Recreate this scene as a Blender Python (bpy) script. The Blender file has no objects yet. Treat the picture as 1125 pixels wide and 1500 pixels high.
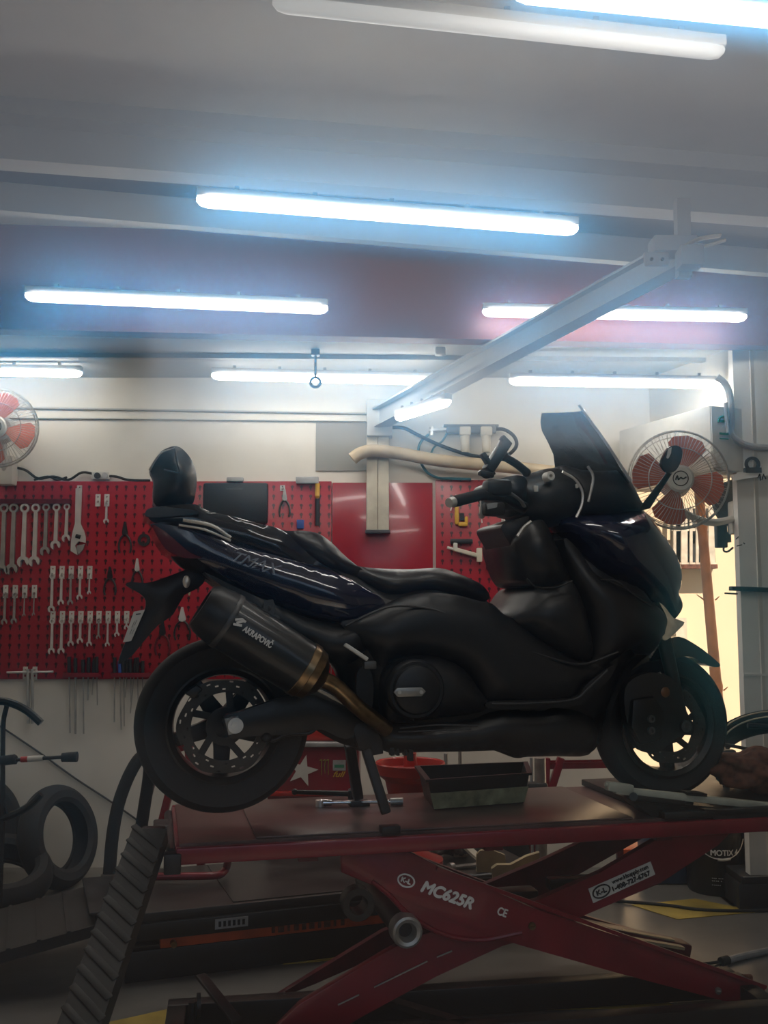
import bpy, bmesh, math, random
from mathutils import Vector, Matrix
from mathutils.geometry import delaunay_2d_cdt
random.seed(7)
PANE = True
V3 = Vector
SC = bpy.context.scene
COL = SC.collection
F = 1450.0
TH = math.atan(140 / F)
CAM = V3((0, 0, 1.37))
sT, cT = math.sin(TH), math.cos(TH)

# ------------------------------------------------------------------ geometry of the view (real distances, metres)
def ray(px, py):
    a = (px - 562.5) / F; b = (750 - py) / F
    return V3((a, cT - b * sT, sT + b * cT))
def P(px, py, Y):
    r = ray(px, py); return CAM + r * (Y / r.y)
def PZ(px, py, z):
    r = ray(px, py); return CAM + r * ((z - CAM.z) / r.z)
YAW = math.radians(15)
U = V3((math.cos(YAW), math.sin(YAW), 0)); VV = V3((-math.sin(YAW), math.cos(YAW), 0))
ZT = 0.67                                    # top of the lift deck
_c = P(328, 1060, 3.25)
O = V3((_c.x, _c.y, ZT))
MS = Matrix.Translation(O) @ Matrix.Rotation(YAW, 4, 'Z')
def S(px, py, lat=0.0):                       # point of the scooter's upright plane at a lateral offset, local frame
    r = ray(px, py)
    t = ((O + VV * lat - CAM).dot(VV)) / r.dot(VV)
    q = CAM + r * t - O
    return V3((q.dot(U), lat, q.z))
def SW(px, py, lat=0.0): return MS @ S(px, py, lat)

# ------------------------------------------------------------------ materials
def nt(name):
    m = bpy.data.materials.new(name); m.use_nodes = True
    n = m.node_tree; b = n.nodes.get('Principled BSDF')
    return m, n, b
def mat(name, col, rough=.5, metal=0., coat=0., var=.25, scale=14., bump=0., spec=.5, alpha=1., trans=0.):
    m, n, b = nt(name)
    N = n.nodes; L = n.links
    tc = N.new('ShaderNodeTexCoord'); no = N.new('ShaderNodeTexNoise')
    no.inputs['Scale'].default_value = scale; no.inputs['Detail'].default_value = 5
    L.new(tc.outputs['Object'], no.inputs['Vector'])
    mr = N.new('ShaderNodeMapRange'); mr.inputs[1].default_value = .3; mr.inputs[2].default_value = .7
    mr.inputs[3].default_value = 1 - var; mr.inputs[4].default_value = 1 + var
    L.new(no.outputs['Fac'], mr.inputs[0])
    mx = N.new('ShaderNodeVectorMath'); mx.operation = 'SCALE'
    mx.inputs[0].default_value = col[:3]
    L.new(mr.outputs[0], mx.inputs['Scale']); L.new(mx.outputs[0], b.inputs['Base Color'])
    m2 = N.new('ShaderNodeMapRange'); m2.inputs[3].default_value = max(.02, rough * .8); m2.inputs[4].default_value = min(1, rough * 1.2)
    L.new(no.outputs['Fac'], m2.inputs[0]); L.new(m2.outputs[0], b.inputs['Roughness'])
    b.inputs['Metallic'].default_value = metal
    b.inputs['Coat Weight'].default_value = coat
    b.inputs['Coat Roughness'].default_value = .06
    b.inputs['Specular IOR Level'].default_value = spec
    b.inputs['Alpha'].default_value = alpha
    b.inputs['Transmission Weight'].default_value = trans
    if bump:
        bp = N.new('ShaderNodeBump'); bp.inputs['Strength'].default_value = bump; bp.inputs['Distance'].default_value = .01
        L.new(no.outputs['Fac'], bp.inputs['Height']); L.new(bp.outputs[0], b.inputs['Normal'])
    return m
def emit(name, col, st):
    m, n, b = nt(name)
    b.inputs['Base Color'].default_value = (.8, .8, .8, 1)
    b.inputs['Emission Color'].default_value = (*col, 1); b.inputs['Emission Strength'].default_value = st
    return m
M = {}
def mk(k, *a, **kw): M[k] = mat(k, *a, **kw)
mk('gloss_black', (.008, .008, .012), .16, coat=.5, var=.1)
mk('gloss_blue', (.007, .010, .034), .14, coat=.9, var=.1)
mk('plastic', (.014, .014, .015), .42, var=.2, scale=60)
mk('plastic_grey', (.04, .04, .042), .5)
mk('vinyl', (.012, .012, .013), .38, var=.2, scale=80)
mk('rubber', (.013, .013, .014), .72, var=.3, scale=30, bump=.1)
mk('dusty_rubber', (.022, .022, .024), .8, var=.4, scale=9, bump=.1)
mk('iron', (.03, .03, .032), .45, metal=.6)
mk('steel', (.78, .76, .72), .38, metal=.75, var=.15)
mk('dull_steel', (.42, .41, .385), .42, metal=.75, var=.25)
mk('chrome', (.8, .8, .8), .1, metal=1., var=.05)
mk('carbon', (.016, .016, .016), .36, coat=.3, var=.35, scale=160)
mk('bronze', (.33, .23, .13), .3, metal=1., var=.35, scale=25)
mk('grey_alloy', (.10, .10, .10), .45, metal=.6)
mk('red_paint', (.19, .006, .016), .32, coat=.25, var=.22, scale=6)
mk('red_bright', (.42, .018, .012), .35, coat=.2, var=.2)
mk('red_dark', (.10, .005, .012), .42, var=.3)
mk('orange_paint', (.5, .075, .015), .5, var=.3)
mk('deck', (.105, .066, .06), .3, var=.55, scale=5, bump=.05)
mk('deck_black', (.03, .026, .024), .4, var=.5, scale=5)
mk('ramp_black', (.018, .017, .016), .55, var=.3)
mk('black_paint', (.010, .010, .010), .4, var=.3)
mk('white_plastic', (.58, .56, .50), .45, var=.08)
mk('ivory', (.55, .50, .40), .5, var=.15)
mk('white_paint', (.78, .76, .72), .5, var=.05)
mk('red_lens', (.10, .004, .006), .12, coat=.6, var=.1)
mk('clear_lens', (.62, .60, .52), .12, metal=.6, var=.25, scale=40)
mk('yellow_tool', (.6, .33, .03), .45)
mk('blue_tool', (.03, .08, .3), .45)
mk('blue_box', (.02, .05, .11), .45)
mk('teal_hose', (.05, .16, .2), .4)
mk('tan_hose', (.50, .40, .27), .6, var=.25, scale=8)
mk('tan_plate', (.40, .32, .19), .5, var=.2)
mk('grey_cloth', (.14, .13, .125), .9, var=.5, scale=30, bump=.3)
mk('brown_cloth', (.13, .05, .03), .95, var=.5, scale=40, bump=.4)
mk('grey_hose', (.36, .36, .36), .5)
mk('fan_orange', (.52, .13, .07), .4, var=.08)
mk('fan_white', (.66, .62, .54), .45, var=.06)
mk('wire', (.45, .43, .38), .4, metal=.6)
mk('bamboo', (.56, .23, .08), .5, var=.25, scale=12)
mk('sticker_white', (.68, .67, .62), .5, var=.08)
mk('letter_white', (.78, .77, .74), .5, var=.03)
mk('letter_black', (.01, .01, .01), .5, var=.03)
mk('letter_silver', (.32, .32, .33), .35, metal=.7, var=.05)
mk('amber', (.16, .07, .025), .4)
mk('green_mark', (.50, .62, .05), .5, var=.05)
mk('label_green', (.03, .22, .12), .5, var=.05)
mk('yellow_floor', (.42, .30, .05), .55, var=.45, scale=5)
mk('smoke_screen', (.010, .011, .013), .12, coat=.4, var=.1, alpha=.93)
mk('grille_white', (.6, .56, .48), .5)
mk('pale_metal', (.42, .44, .37), .4, var=.15)
mk('disc_metal', (.055, .053, .05), .4, metal=.5)
mk('pan_film', (.33, .33, .20), .4, var=.5, scale=16)
M['tube_on'] = emit('tube_on', (1., .96, .89), 17.0)
M['tube_unlit_glow'] = emit('tube_unlit_glow', (1., .98, .9), .2)  # unlit tube, faint glow standing in for light from its neighbours

def wallmat(name, col, stain=(.3, .28, .24), scale=2.5, amt=.25, bump=.03, rough=.85):
    m, n, b = nt(name); N = n.nodes; L = n.links
    tc = N.new('ShaderNodeTexCoord'); a = N.new('ShaderNodeTexNoise'); a.inputs['Scale'].default_value = scale
    a.inputs['Detail'].default_value = 8; a.inputs['Roughness'].default_value = .65
    L.new(tc.outputs['Object'], a.inputs['Vector'])
    cr = N.new('ShaderNodeMapRange'); cr.inputs[1].default_value = .48; cr.inputs[2].default_value = .78
    cr.inputs[3].default_value = 0; cr.inputs[4].default_value = amt
    L.new(a.outputs['Fac'], cr.inputs[0])
    mx = N.new('ShaderNodeMix'); mx.data_type = 'RGBA'
    mx.inputs[6].default_value = (*col, 1); mx.inputs[7].default_value = (*stain, 1)
    L.new(cr.outputs[0], mx.inputs[0]); L.new(mx.outputs[2], b.inputs['Base Color'])
    b.inputs['Roughness'].default_value = rough
    bp = N.new('ShaderNodeBump'); bp.inputs['Strength'].default_value = bump; bp.inputs['Distance'].default_value = .01
    c = N.new('ShaderNodeTexNoise'); c.inputs['Scale'].default_value = 60
    L.new(tc.outputs['Object'], c.inputs['Vector']); L.new(c.outputs['Fac'], bp.inputs['Height']); L.new(bp.outputs[0], b.inputs['Normal'])
    M[name] = m
wallmat('wall_paint', (.74, .70, .62))
wallmat('pillar_paint', (.74, .73, .68), (.2, .2, .19))
wallmat('ceiling_paint', (.50, .48, .43), (.3, .28, .25))
wallmat('beam_grey', (.42, .41, .38), (.25, .24, .22))
wallmat('beam_dark', (.14, .13, .125), (.07, .06, .06), amt=.6)
wallmat('beam_red', (.17, .035, .04), (.09, .03, .03), amt=.5, rough=.5)
wallmat('out_wall', (.78, .66, .48), (.6, .5, .38), amt=.3)
wallmat('out_ground', (.4, .37, .33), (.25, .23, .2), amt=.5)
wallmat('floor_paint', (.17, .158, .142), (.05, .046, .042), scale=1.6, amt=.8, rough=.33)
wallmat('hatch_grey', (.30, .285, .26), (.2, .18, .16), amt=.5)

def pegmat():
    m, n, b = nt('peg_red'); N = n.nodes; L = n.links
    tc = N.new('ShaderNodeTexCoord'); sx = N.new('ShaderNodeSeparateXYZ'); L.new(tc.outputs['Object'], sx.inputs[0])
    def mth(op, a, bb=None, cc=None):
        q = N.new('ShaderNodeMath'); q.operation = op
        for i, v in enumerate((a, bb, cc)):
            if v is None: continue
            if isinstance(v, (int, float)): q.inputs[i].default_value = v
            else: L.new(v, q.inputs[i])
        return q.outputs[0]
    pit = .0505
    fx = mth('SUBTRACT', mth('FRACT', mth('DIVIDE', sx.outputs[0], pit)), .5)
    fz = mth('SUBTRACT', mth('FRACT', mth('DIVIDE', sx.outputs[2], pit)), .5)
    d = mth('SQRT', mth('ADD', mth('MULTIPLY', fx, fx), mth('MULTIPLY', mth('SUBTRACT', fz, .1), mth('SUBTRACT', fz, .1))))
    circ = mth('LESS_THAN', d, .17)
    slot = mth('MULTIPLY', mth('LESS_THAN', mth('ABSOLUTE', fx), .07), mth('LESS_THAN', mth('ABSOLUTE', mth('ADD', fz, .1)), .22))
    hole = mth('MAXIMUM', circ, slot)
    no = N.new('ShaderNodeTexNoise'); no.inputs['Scale'].default_value = 3; L.new(tc.outputs['Object'], no.inputs['Vector'])
    mr = N.new('ShaderNodeMapRange'); mr.inputs[3].default_value = .75; mr.inputs[4].default_value = 1.2; L.new(no.outputs['Fac'], mr.inputs[0])
    vs = N.new('ShaderNodeVectorMath'); vs.operation = 'SCALE'; vs.inputs[0].default_value = (.36, .012, .024); L.new(mr.outputs[0], vs.inputs['Scale'])
    mx = N.new('ShaderNodeMix'); mx.data_type = 'RGBA'; L.new(hole, mx.inputs[0]); L.new(vs.outputs[0], mx.inputs[6]); mx.inputs[7].default_value = (.04, .004, .006, 1)
    L.new(mx.outputs[2], b.inputs['Base Color'])
    b.inputs['Roughness'].default_value = .3
    bp = N.new('ShaderNodeBump'); bp.invert = True; bp.inputs['Strength'].default_value = .5; bp.inputs['Distance'].default_value = .004
    L.new(hole, bp.inputs['Height']); L.new(bp.outputs[0], b.inputs['Normal'])
    return m
M['peg_red'] = pegmat()
mk('panel_red', (.30, .010, .02), .22, coat=.3, var=.12, scale=2)

# ------------------------------------------------------------------ mesh builder
def cr(pts, n=4, closed=False):
    pts = [V3(p) for p in pts]; k = len(pts); out = []
    rng = range(k) if closed else range(k - 1)
    for i in rng:
        p1, p2 = pts[i], pts[(i + 1) % k]
        p0 = pts[(i - 1) % k] if closed or i > 0 else p1 * 2 - p2
        p3 = pts[(i + 2) % k] if closed or i + 2 < k else p2 * 2 - p1
        for j in range(n):
            t = j / n
            out.append(.5 * ((2 * p1) + (p2 - p0) * t + (2 * p0 - 5 * p1 + 4 * p2 - p3) * t * t + (3 * p1 - p0 - 3 * p2 + p3) * t ** 3))
    if not closed: out.append(pts[-1])
    return out
def frame_of(d):
    d = d.normalized(); a = V3((0, 0, 1)) if abs(d.z) < .9 else V3((1, 0, 0))
    x = d.cross(a).normalized(); return x, x.cross(d).normalized()
ROOTM = {}
class MB:
    def __init__(s): s.bm = bmesh.new()
    def ring(s, pts): return [s.bm.verts.new(p) for p in pts]
    def skin(s, rings, closed=False, c0=True, c1=True):
        k = len(rings); 
        for i in range(k if closed else k - 1):
            a, b = rings[i], rings[(i + 1) % k]; n = len(a)
            for j in range(n):
                f = (a[j], a[(j + 1) % n], b[(j + 1) % n], b[j])
                if len(set(f)) > 2:
                    try: s.bm.faces.new(f)
                    except ValueError: pass
        if not closed:
            for fl, r in ((c0, rings[0][::-1]), (c1, rings[-1])):
                if fl:
                    try: s.bm.faces.new(r)
                    except ValueError: pass
        return s
    def box(s, c, size, R=None, bev=0.):
        T = Matrix.Translation(V3(c)) @ (R.to_4x4() if R is not None else Matrix.Identity(4)) @ Matrix.Diagonal((*size, 1))
        g = bmesh.ops.create_cube(s.bm, size=1, matrix=T)
        if bev:
            es = list({e for v in g['verts'] for e in v.link_edges})
            bmesh.ops.bevel(s.bm, geom=es, offset=bev, segments=2, affect='EDGES', profile=.5)
        return s
    def bar(s, p0, p1, w, t, up=None, bev=0.):          # box along p0-p1: w across, t along 'up'
        p0, p1 = V3(p0), V3(p1); d = p1 - p0; x = d.normalized()
        u = V3(up) if up is not None else (V3((0, 0, 1)) if abs(x.z) < .9 else V3((0, 1, 0)))
        y = u.cross(x).normalized(); z = x.cross(y)
        return s.box((p0 + p1) / 2, (d.length, w, t), Matrix((x, y, z)).transposed(), bev)
    def cyl(s, p0, p1, r0, r1=None, n=16, caps=True):
        p0, p1 = V3(p0), V3(p1); r1 = r0 if r1 is None else r1; x, y = frame_of(p1 - p0)
        rs = [s.ring([p + (x * math.cos(2 * math.pi * i / n) + y * math.sin(2 * math.pi * i / n)) * r for i in range(n)]) for p, r in ((p0, r0), (p1, r1))]
        return s.skin(rs, c0=caps, c1=caps)
    def tube(s, pts, r, n=8, sm=4, closed=False, flat=1.):
        pts = cr(pts, sm, closed) if sm > 1 and len(pts) > 2 else [V3(p) for p in pts]
        k = len(pts); rings = []; x = None
        for i, p in enumerate(pts):
            d = (pts[(i + 1) % k] - pts[i - 1]) if closed else (pts[min(i + 1, k - 1)] - pts[max(i - 1, 0)])
            d.normalize()
            if x is None: x, y = frame_of(d)
            else:
                x = (x - d * x.dot(d)).normalized(); y = x.cross(d)
            rr = r if isinstance(r, (int, float)) else r[0] + (r[1] - r[0]) * i / max(1, k - 1)
            rings.append(s.ring([p + (x * math.cos(2 * math.pi * j / n) + y * math.sin(2 * math.pi * j / n) * flat) * rr for j in range(n)]))
        return s.skin(rings, closed)
    def lathe(s, prof, T, n=48, closed=False):            # profile (r, h) turned about local Z of T
        rings = [s.ring([T @ V3((r * math.cos(2 * math.pi * i / n), r * math.sin(2 * math.pi * i / n), h)) for i in range(n)]) for r, h in prof]
        return s.skin(rings, closed, c0=not closed and prof[0][0] > 1e-4, c1=not closed and prof[-1][0] > 1e-4)
    def prism(s, pts, vec, bev=0.):
        pts = [V3(p) for p in pts]; v = V3(vec)
        a = s.ring(pts); b = s.ring([p + v for p in pts]); n0 = set(s.bm.faces)
        s.skin([a, b])
        if bev:
            es = list({e for q in a + b for e in q.link_edges})
            bmesh.ops.bevel(s.bm, geom=es, offset=bev, segments=2, affect='EDGES', profile=.5)
        return s
    def ball(s, c, r, seg=16, R=None):
        r = (r, r, r) if isinstance(r, (int, float)) else r
        T = Matrix.Translation(V3(c)) @ (R.to_4x4() if R is not None else Matrix.Identity(4)) @ Matrix.Diagonal((*r, 1))
        bmesh.ops.create_uvsphere(s.bm, u_segments=seg, v_segments=max(6, seg // 2), radius=1, matrix=T); return s
    def plate(s, poly, T, th, holes=()):                  # 2-D outline (with holes) -> plate of thickness th along local Z of T
        vs = []; es = []
        for lp in [poly] + list(holes):
            k0 = len(vs); vs += [V3((p[0], p[1])).to_2d() if len(p) == 2 else V3(p).to_2d() for p in lp]
            es += [(k0 + i, k0 + (i + 1) % len(lp)) for i in range(len(lp))]
        r = delaunay_2d_cdt(vs, es, [], 0, 1e-6)
        v2, fs = r[0], r[2]
        def inside(p, lp):
            c = False; n = len(lp)
            for i in range(n):
                a, b = lp[i], lp[i - 1]
                if (a[1] > p[1]) != (b[1] > p[1]) and p[0] < (b[0] - a[0]) * (p[1] - a[1]) / (b[1] - a[1]) + a[0]: c = not c
            return c
        A = [s.bm.verts.new(T @ V3((v.x, v.y, th / 2))) for v in v2]; B = [s.bm.verts.new(T @ V3((v.x, v.y, -th / 2))) for v in v2]
        cnt = {}
        for f in fs:
            ce = (sum(v2[i].x for i in f) / len(f), sum(v2[i].y for i in f) / len(f))
            if not inside(ce, poly) or any(inside(ce, h) for h in holes): continue
            s.bm.faces.new([A[i] for i in f]); s.bm.faces.new([B[i] for i in reversed(f)])
            for a, b in zip(f, list(f[1:]) + [f[0]]): cnt[(a, b)] = 1
        for a, b in cnt:
            if (b, a) not in cnt: s.bm.faces.new((A[b], A[a], B[a], B[b]))
        for v in A + B:
            if not v.link_faces: s.bm.verts.remove(v)
        return s
    def inflate(s, pts, W, R, e0=.004, sm=3, step=.015, c=0., fn=None, T=None, smooth=16):
        """rounded solid from an outline in the (x, z) plane: half width e0 at the rim rising to W at R inside it"""
        o = cr([V3((p[0], 0, p[2])) for p in pts], sm, True) if sm > 1 else [V3((p[0], 0, p[2])) for p in pts]
        lp = []
        for p in o:
            if not lp or (p - lp[-1]).length > .004: lp.append(p)
        n = len(lp); poly = [(p.x, p.z) for p in lp]
        def sd(x, z):
            best = 9.; c_ = False
            for i in range(n):
                ax, az = poly[i]; bx, bz = poly[i - 1]
                if (az > z) != (bz > z) and x < (bx - ax) * (z - az) / (bz - az) + ax: c_ = not c_
                dx, dz = bx - ax, bz - az; l = dx * dx + dz * dz
                t = max(0, min(1, ((x - ax) * dx + (z - az) * dz) / l)) if l else 0
                d = (ax + dx * t - x) ** 2 + (az + dz * t - z) ** 2
                if d < best: best = d
            return math.sqrt(best), c_
        vs = [V3((a, b)).to_2d() if False else Vector((a, b)) for a, b in poly]
        x0 = min(a for a, b in poly); x1 = max(a for a, b in poly); z0 = min(b for a, b in poly); z1 = max(b for a, b in poly)
        x = x0 + step * .5; row = 0
        while x < x1:
            z = z0 + step * (.5 if row % 2 else .0)
            while z < z1:
                d, ins = sd(x, z)
                if ins and d > step * .45: vs.append(Vector((x, z)))
                z += step
            x += step * .87; row += 1
        r = delaunay_2d_cdt(vs, [(i, (i + 1) % n) for i in range(n)], [], 1, 1e-6)
        v2, fs = r[0], r[2]
        ww = []; fix = []
        for v in v2:
            d, ins = sd(v.x, v.y); fix.append(d < 1e-4); t = min(1, d / R) if d > 1e-4 else 0
            w = e0 + (W - e0) * math.sqrt(max(0, 1 - (1 - t) ** 2))
            ww.append(w * (fn(v.x, v.y) if fn else 1))
        nb = [set() for _ in v2]
        for f in fs:
            for q in f: nb[q].update(f)
        for _ in range(smooth):
            ww = [w if fix[i] or len(nb[i]) < 2 else .4 * w + .6 * (sum(ww[q] for q in nb[i]) - w) / (len(nb[i]) - 1) for i, w in enumerate(ww)]
        A = []; B = []
        for v, w in zip(v2, ww):
            pa, pb = V3((v.x, c - w, v.y)), V3((v.x, c + w, v.y))
            if T: pa, pb = T @ pa, T @ pb
            A.append(s.bm.verts.new(pa)); B.append(s.bm.verts.new(pb))
        cnt = set()
        for f in fs:
            ce = Vector((sum(v2[i].x for i in f) / 3, sum(v2[i].y for i in f) / 3))
            if not sd(ce.x, ce.y)[1]: continue
            s.bm.faces.new([A[i] for i in f]); s.bm.faces.new([B[i] for i in reversed(f)])
            for a, b in zip(f, list(f[1:]) + [f[0]]): cnt.add((a, b))
        for a, b in cnt:
            if (b, a) not in cnt: s.bm.faces.new((A[b], A[a], B[a], B[b]))
        for v in A + B:
            if not v.link_faces: s.bm.verts.remove(v)
        return s
    def build(s, name, m, parent=None, world=True, ang=35, kind=None, label=None):
        bm = s.bm
        bmesh.ops.recalc_face_normals(bm, faces=bm.faces)
        me = bpy.data.meshes.new(name); o = bpy.data.objects.new(name, me); COL.objects.link(o)
        if parent is not None:
            RM = ROOTM[parent.name]; ROOTM[o.name] = RM; o.parent = parent
            if world: bm.transform(RM.inverted())
        else:
            xs = [v.co for v in bm.verts]
            c = V3(((min(v.x for v in xs) + max(v.x for v in xs)) / 2, (min(v.y for v in xs) + max(v.y for v in xs)) / 2, min(v.z for v in xs)))
            bm.transform(Matrix.Translation(-c)); o.location = c; ROOTM[o.name] = Matrix.Translation(c)
        bm.to_mesh(me); bm.free()
        me.materials.append(M[m] if isinstance(m, str) else m)
        me.shade_smooth(); me.set_sharp_from_angle(angle=math.radians(ang))
        if kind: o['kind'] = kind
        if label: o['label'] = label
        return o
def tag(o, label, cat, group=None, kind=None):
    o['label'] = label; o['category'] = cat
    if group: o['group'] = group
    if kind: o['kind'] = kind
    return o
def thing(name, label, cat, loc, rz=0., group=None):
    o = bpy.data.objects.new(name, None); COL.objects.link(o)
    o.location = loc; o.rotation_euler = (0, 0, rz); o.empty_display_size = .05
    ROOTM[o.name] = Matrix.Translation(V3(loc)) @ Matrix.Rotation(rz, 4, 'Z')
    return tag(o, label, cat, group)
def copy_tree(o, parent=None):
    c = o.copy(); COL.objects.link(c); c.parent = parent
    for ch in [q for q in bpy.data.objects if q.parent == o]: copy_tree(ch, c)
    return c
def text(mb, body, org, xd, yd, h, width=None, bold=.02, shear=0., ex=.0015, fat=0.):
    cu = bpy.data.curves.new('t', 'FONT'); cu.body = body; cu.size = 1; cu.offset = bold; cu.shear = shear; cu.extrude = .001
    cu.align_x = 'CENTER'; cu.align_y = 'CENTER'
    o = bpy.data.objects.new('t', cu); me = bpy.data.meshes.new_from_object(o)
    xs = [v.co for v in me.vertices]
    w = max(v.x for v in xs) - min(v.x for v in xs); hh = max(v.y for v in xs) - min(v.y for v in xs)
    cx = (max(v.x for v in xs) + min(v.x for v in xs)) / 2; cy = (max(v.y for v in xs) + min(v.y for v in xs)) / 2
    sy = h / hh; sx = (width / w) if width else sy
    xd = V3(xd).normalized(); yd = (V3(yd) - xd * V3(yd).dot(xd)).normalized(); zd = xd.cross(yd)
    T = Matrix.Translation(V3(org)) @ Matrix((xd, yd, zd)).transposed().to_4x4()
    for k, (ox, oy) in enumerate(((0, 0), (-fat, 0), (fat, 0), (0, fat), (0, -fat)) if fat else ((0, 0),)):
        vs = [mb.bm.verts.new(T @ V3(((v.co.x - cx) * sx + ox, (v.co.y - cy) * sy + oy, v.co.z / .001 * (ex + .00004 * k)))) for v in me.vertices]
        for p in me.polygons:
            try: mb.bm.faces.new([vs[i] for i in p.vertices])
            except ValueError: pass
    bpy.data.objects.remove(o); bpy.data.curves.remove(cu); bpy.data.meshes.remove(me)
    return mb
def axisT(c, zd, xd=None):
    zd = V3(zd).normalized()
    if xd is None: x, y = frame_of(zd)
    else: x = V3(xd); x = (x - zd * x.dot(zd)).normalized()
    y = zd.cross(x)
    return Matrix.Translation(V3(c)) @ Matrix((x, y, zd)).transposed().to_4x4()
ORD = ['first', 'second', 'third', 'fourth', 'fifth', 'sixth', 'seventh', 'eighth', 'ninth', 'tenth', 'eleventh']
# ================================================================== ROOM
WY = 5.40                                    # back wall face
def struct(mb, name, m, **k): return mb.build(name, m, None, kind='structure', **k)
XL = -3.2
# floor, back wall, left wall
struct(MB().box((.2, 2.6, -.05), (7.6, 6.2, .1)), 'floor', 'floor_paint')
mb = MB(); mb.box((-1.05, WY + .08, 1.55), (4.6, .16, 3.3)); mb.box((1.45, WY + .08, 2.62), (.4, .16, 1.2)); struct(mb, 'wall_back', 'wall_paint')
struct(MB().box((XL - .08, 2.95, 1.55), (.16, 5.1, 3.3)), 'wall_left', 'wall_paint')
# ceiling and its beams (slightly skewed to the back wall, as in the photo)
struct(MB().box((0.2, 2.98, 3.14), (7.6, 5.1, .12)), 'ceiling', 'ceiling_paint')
def skewbox(x0, y0, x1, y1, dep, z0, z1):     # box whose front bottom edge runs (x0,y0)-(x1,y1)
    a = V3((x0, y0, z0)); b = V3((x1, y1, z0)); d = (b - a).normalized(); n = V3((-d.y, d.x, 0)) * dep
    return MB().prism([a, b, b + n, a + n], (0, 0, z1 - z0))
def line_at(pa, pb, z):                        # a level straight edge at height z seen through two photo points, extended both ways
    a, b = PZ(*pa, z), PZ(*pb, z); d = b - a
    return a - d * .8, b + d * .8
a, b = line_at((0, 165), (1125, 252), 3.02)
d1 = (b - a).normalized()
mb = MB()
mb.prism([a, b, b + V3((0, .30, 0)), a + V3((0, .30, 0))], (0, 0, .08))
struct(mb, 'trim_1', 'beam_grey')              # flat grey casing along the beam
a2, b2 = line_at((0, 232), (1125, 318), 2.90)
struct(MB().prism([a2, b2, b2 + V3((0, .10, 0)), a2 + V3((0, .10, 0))], (0, 0, .19)), 'trim_9', 'beam_grey')
struct(MB().prism([a2 + V3((0, .10, .05)), b2 + V3((0, .10, .05)), b2 + V3((0, .55, .05)), a2 + V3((0, .55, .05))], (0, 0, .16)), 'trim_10', 'beam_dark')
a3, b3 = line_at((0, 308), (1125, 400), 2.84)
struct(MB().prism([a3, b3, b3 + V3((0, .05, 0)), a3 + V3((0, .05, 0))], (0, 0, .22)), 'trim_11', 'beam_grey')
a4, b4 = line_at((0, 482), (1125, 506), 2.60)
struct(MB().prism([a4, b4, b4 + V3((0, .10, 0)), a4 + V3((0, .10, 0))], (0, 0, .6)), 'trim_12', 'beam_red')
struct(MB().prism([a4 + V3((0, .1, .04)), b4 + V3((0, .1, .04)), V3((b4.x, WY, 2.64)), V3((a4.x, WY, 2.64))], (0, 0, .08)), 'ceiling_rear', 'ceiling_paint')
# rails seen on the rear soffit, and the board along the top of the back wall
p, q = PZ(0, 520, 2.63), PZ(1100, 528, 2.63)
struct(MB().bar(p, q, .03, .025), 'trim_2', 'beam_grey')
p, q = P(-60, 596, WY - .012), P(560, 606, WY - .012)
struct(MB().bar(p, q, .02, .008, up=(0, 0, 1)), 'trim_3', 'beam_grey')
p, q = P(-60, 611, WY - .012), P(560, 617, WY - .012)
struct(MB().bar(p, q, .02, .006, up=(0, 0, 1)), 'trim_4', 'white_plastic')
# right wall with its doorway open to the sunlit yard
PF = 4.66                                    # front face of the right pillar
RW0 = V3((1.47, WY, 0)); RW1 = RW0 + V3((.357, -.934, 0)) * 1.9; rd = (RW1 - RW0).normalized(); rn = V3((rd.y * -1, rd.x, 0))
if rn.x < 0: rn = -rn
L_r = (RW1 - RW0).length
wallmat('sky_blocker_dark', (.045, .043, .043), (.03, .03, .03))  # near-black for the unseen block that limits sky reflection in the pane
wallmat('asphalt', (.010, .010, .011), (.006, .006, .007))
for k_ in ('asphalt', 'sky_blocker_dark'): M[k_].node_tree.nodes['Principled BSDF'].inputs['Specular IOR Level'].default_value = 0
def rwall(s0, s1, z0, z1, t=.14):
    a = RW0 + rd * s0; b = RW0 + rd * s1
    return [V3((a.x, a.y, z0)), V3((b.x, b.y, z0)), V3((b.x, b.y, z0)) + rn * t, V3((a.x, a.y, z0)) + rn * t], (0, 0, z1 - z0)
mb = MB()
mb.prism(*rwall(.74, .80, 0, 3.1)); mb.prism(*rwall(-.1, .74, 2.03, 3.1))
struct(mb, 'wall_right', 'wall_paint')
# near pillar on the right
pc = P(1086, 900, PF)
mb = MB(); mb.box((pc.x + 1.15, PF + .03, 1.32), (2.3, .06, 2.64))
struct(mb, 'wall_pillar', 'pillar_paint')
struct(MB().box((pc.x + .6, PF - .003, P(1079, 988, PF).z), (1.2, .006, .012)), 'trim_5', 'pillar_paint')
# joint lines on the pillar face and the ledge / hook on it
struct(MB().bar(P(1073, 700, PF - .015), P(1160, 686, PF - .015), .03, .03, up=(0, 0, 1)), 'trim_6', 'pillar_paint')
struct(MB().box((3.95, 2.6, 1.55), (.1, 4.25, 3.1)), 'wall_side', 'wall_paint')
# yard outside
struct(MB().box((4.2, 6.2, -.02), (5.2, 3, .04)), 'floor_yard', 'out_ground')
struct(MB().box((4.6, 7.3, 1.6), (6.0, .2, 3.4)), 'wall_yard', 'out_wall')
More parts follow.
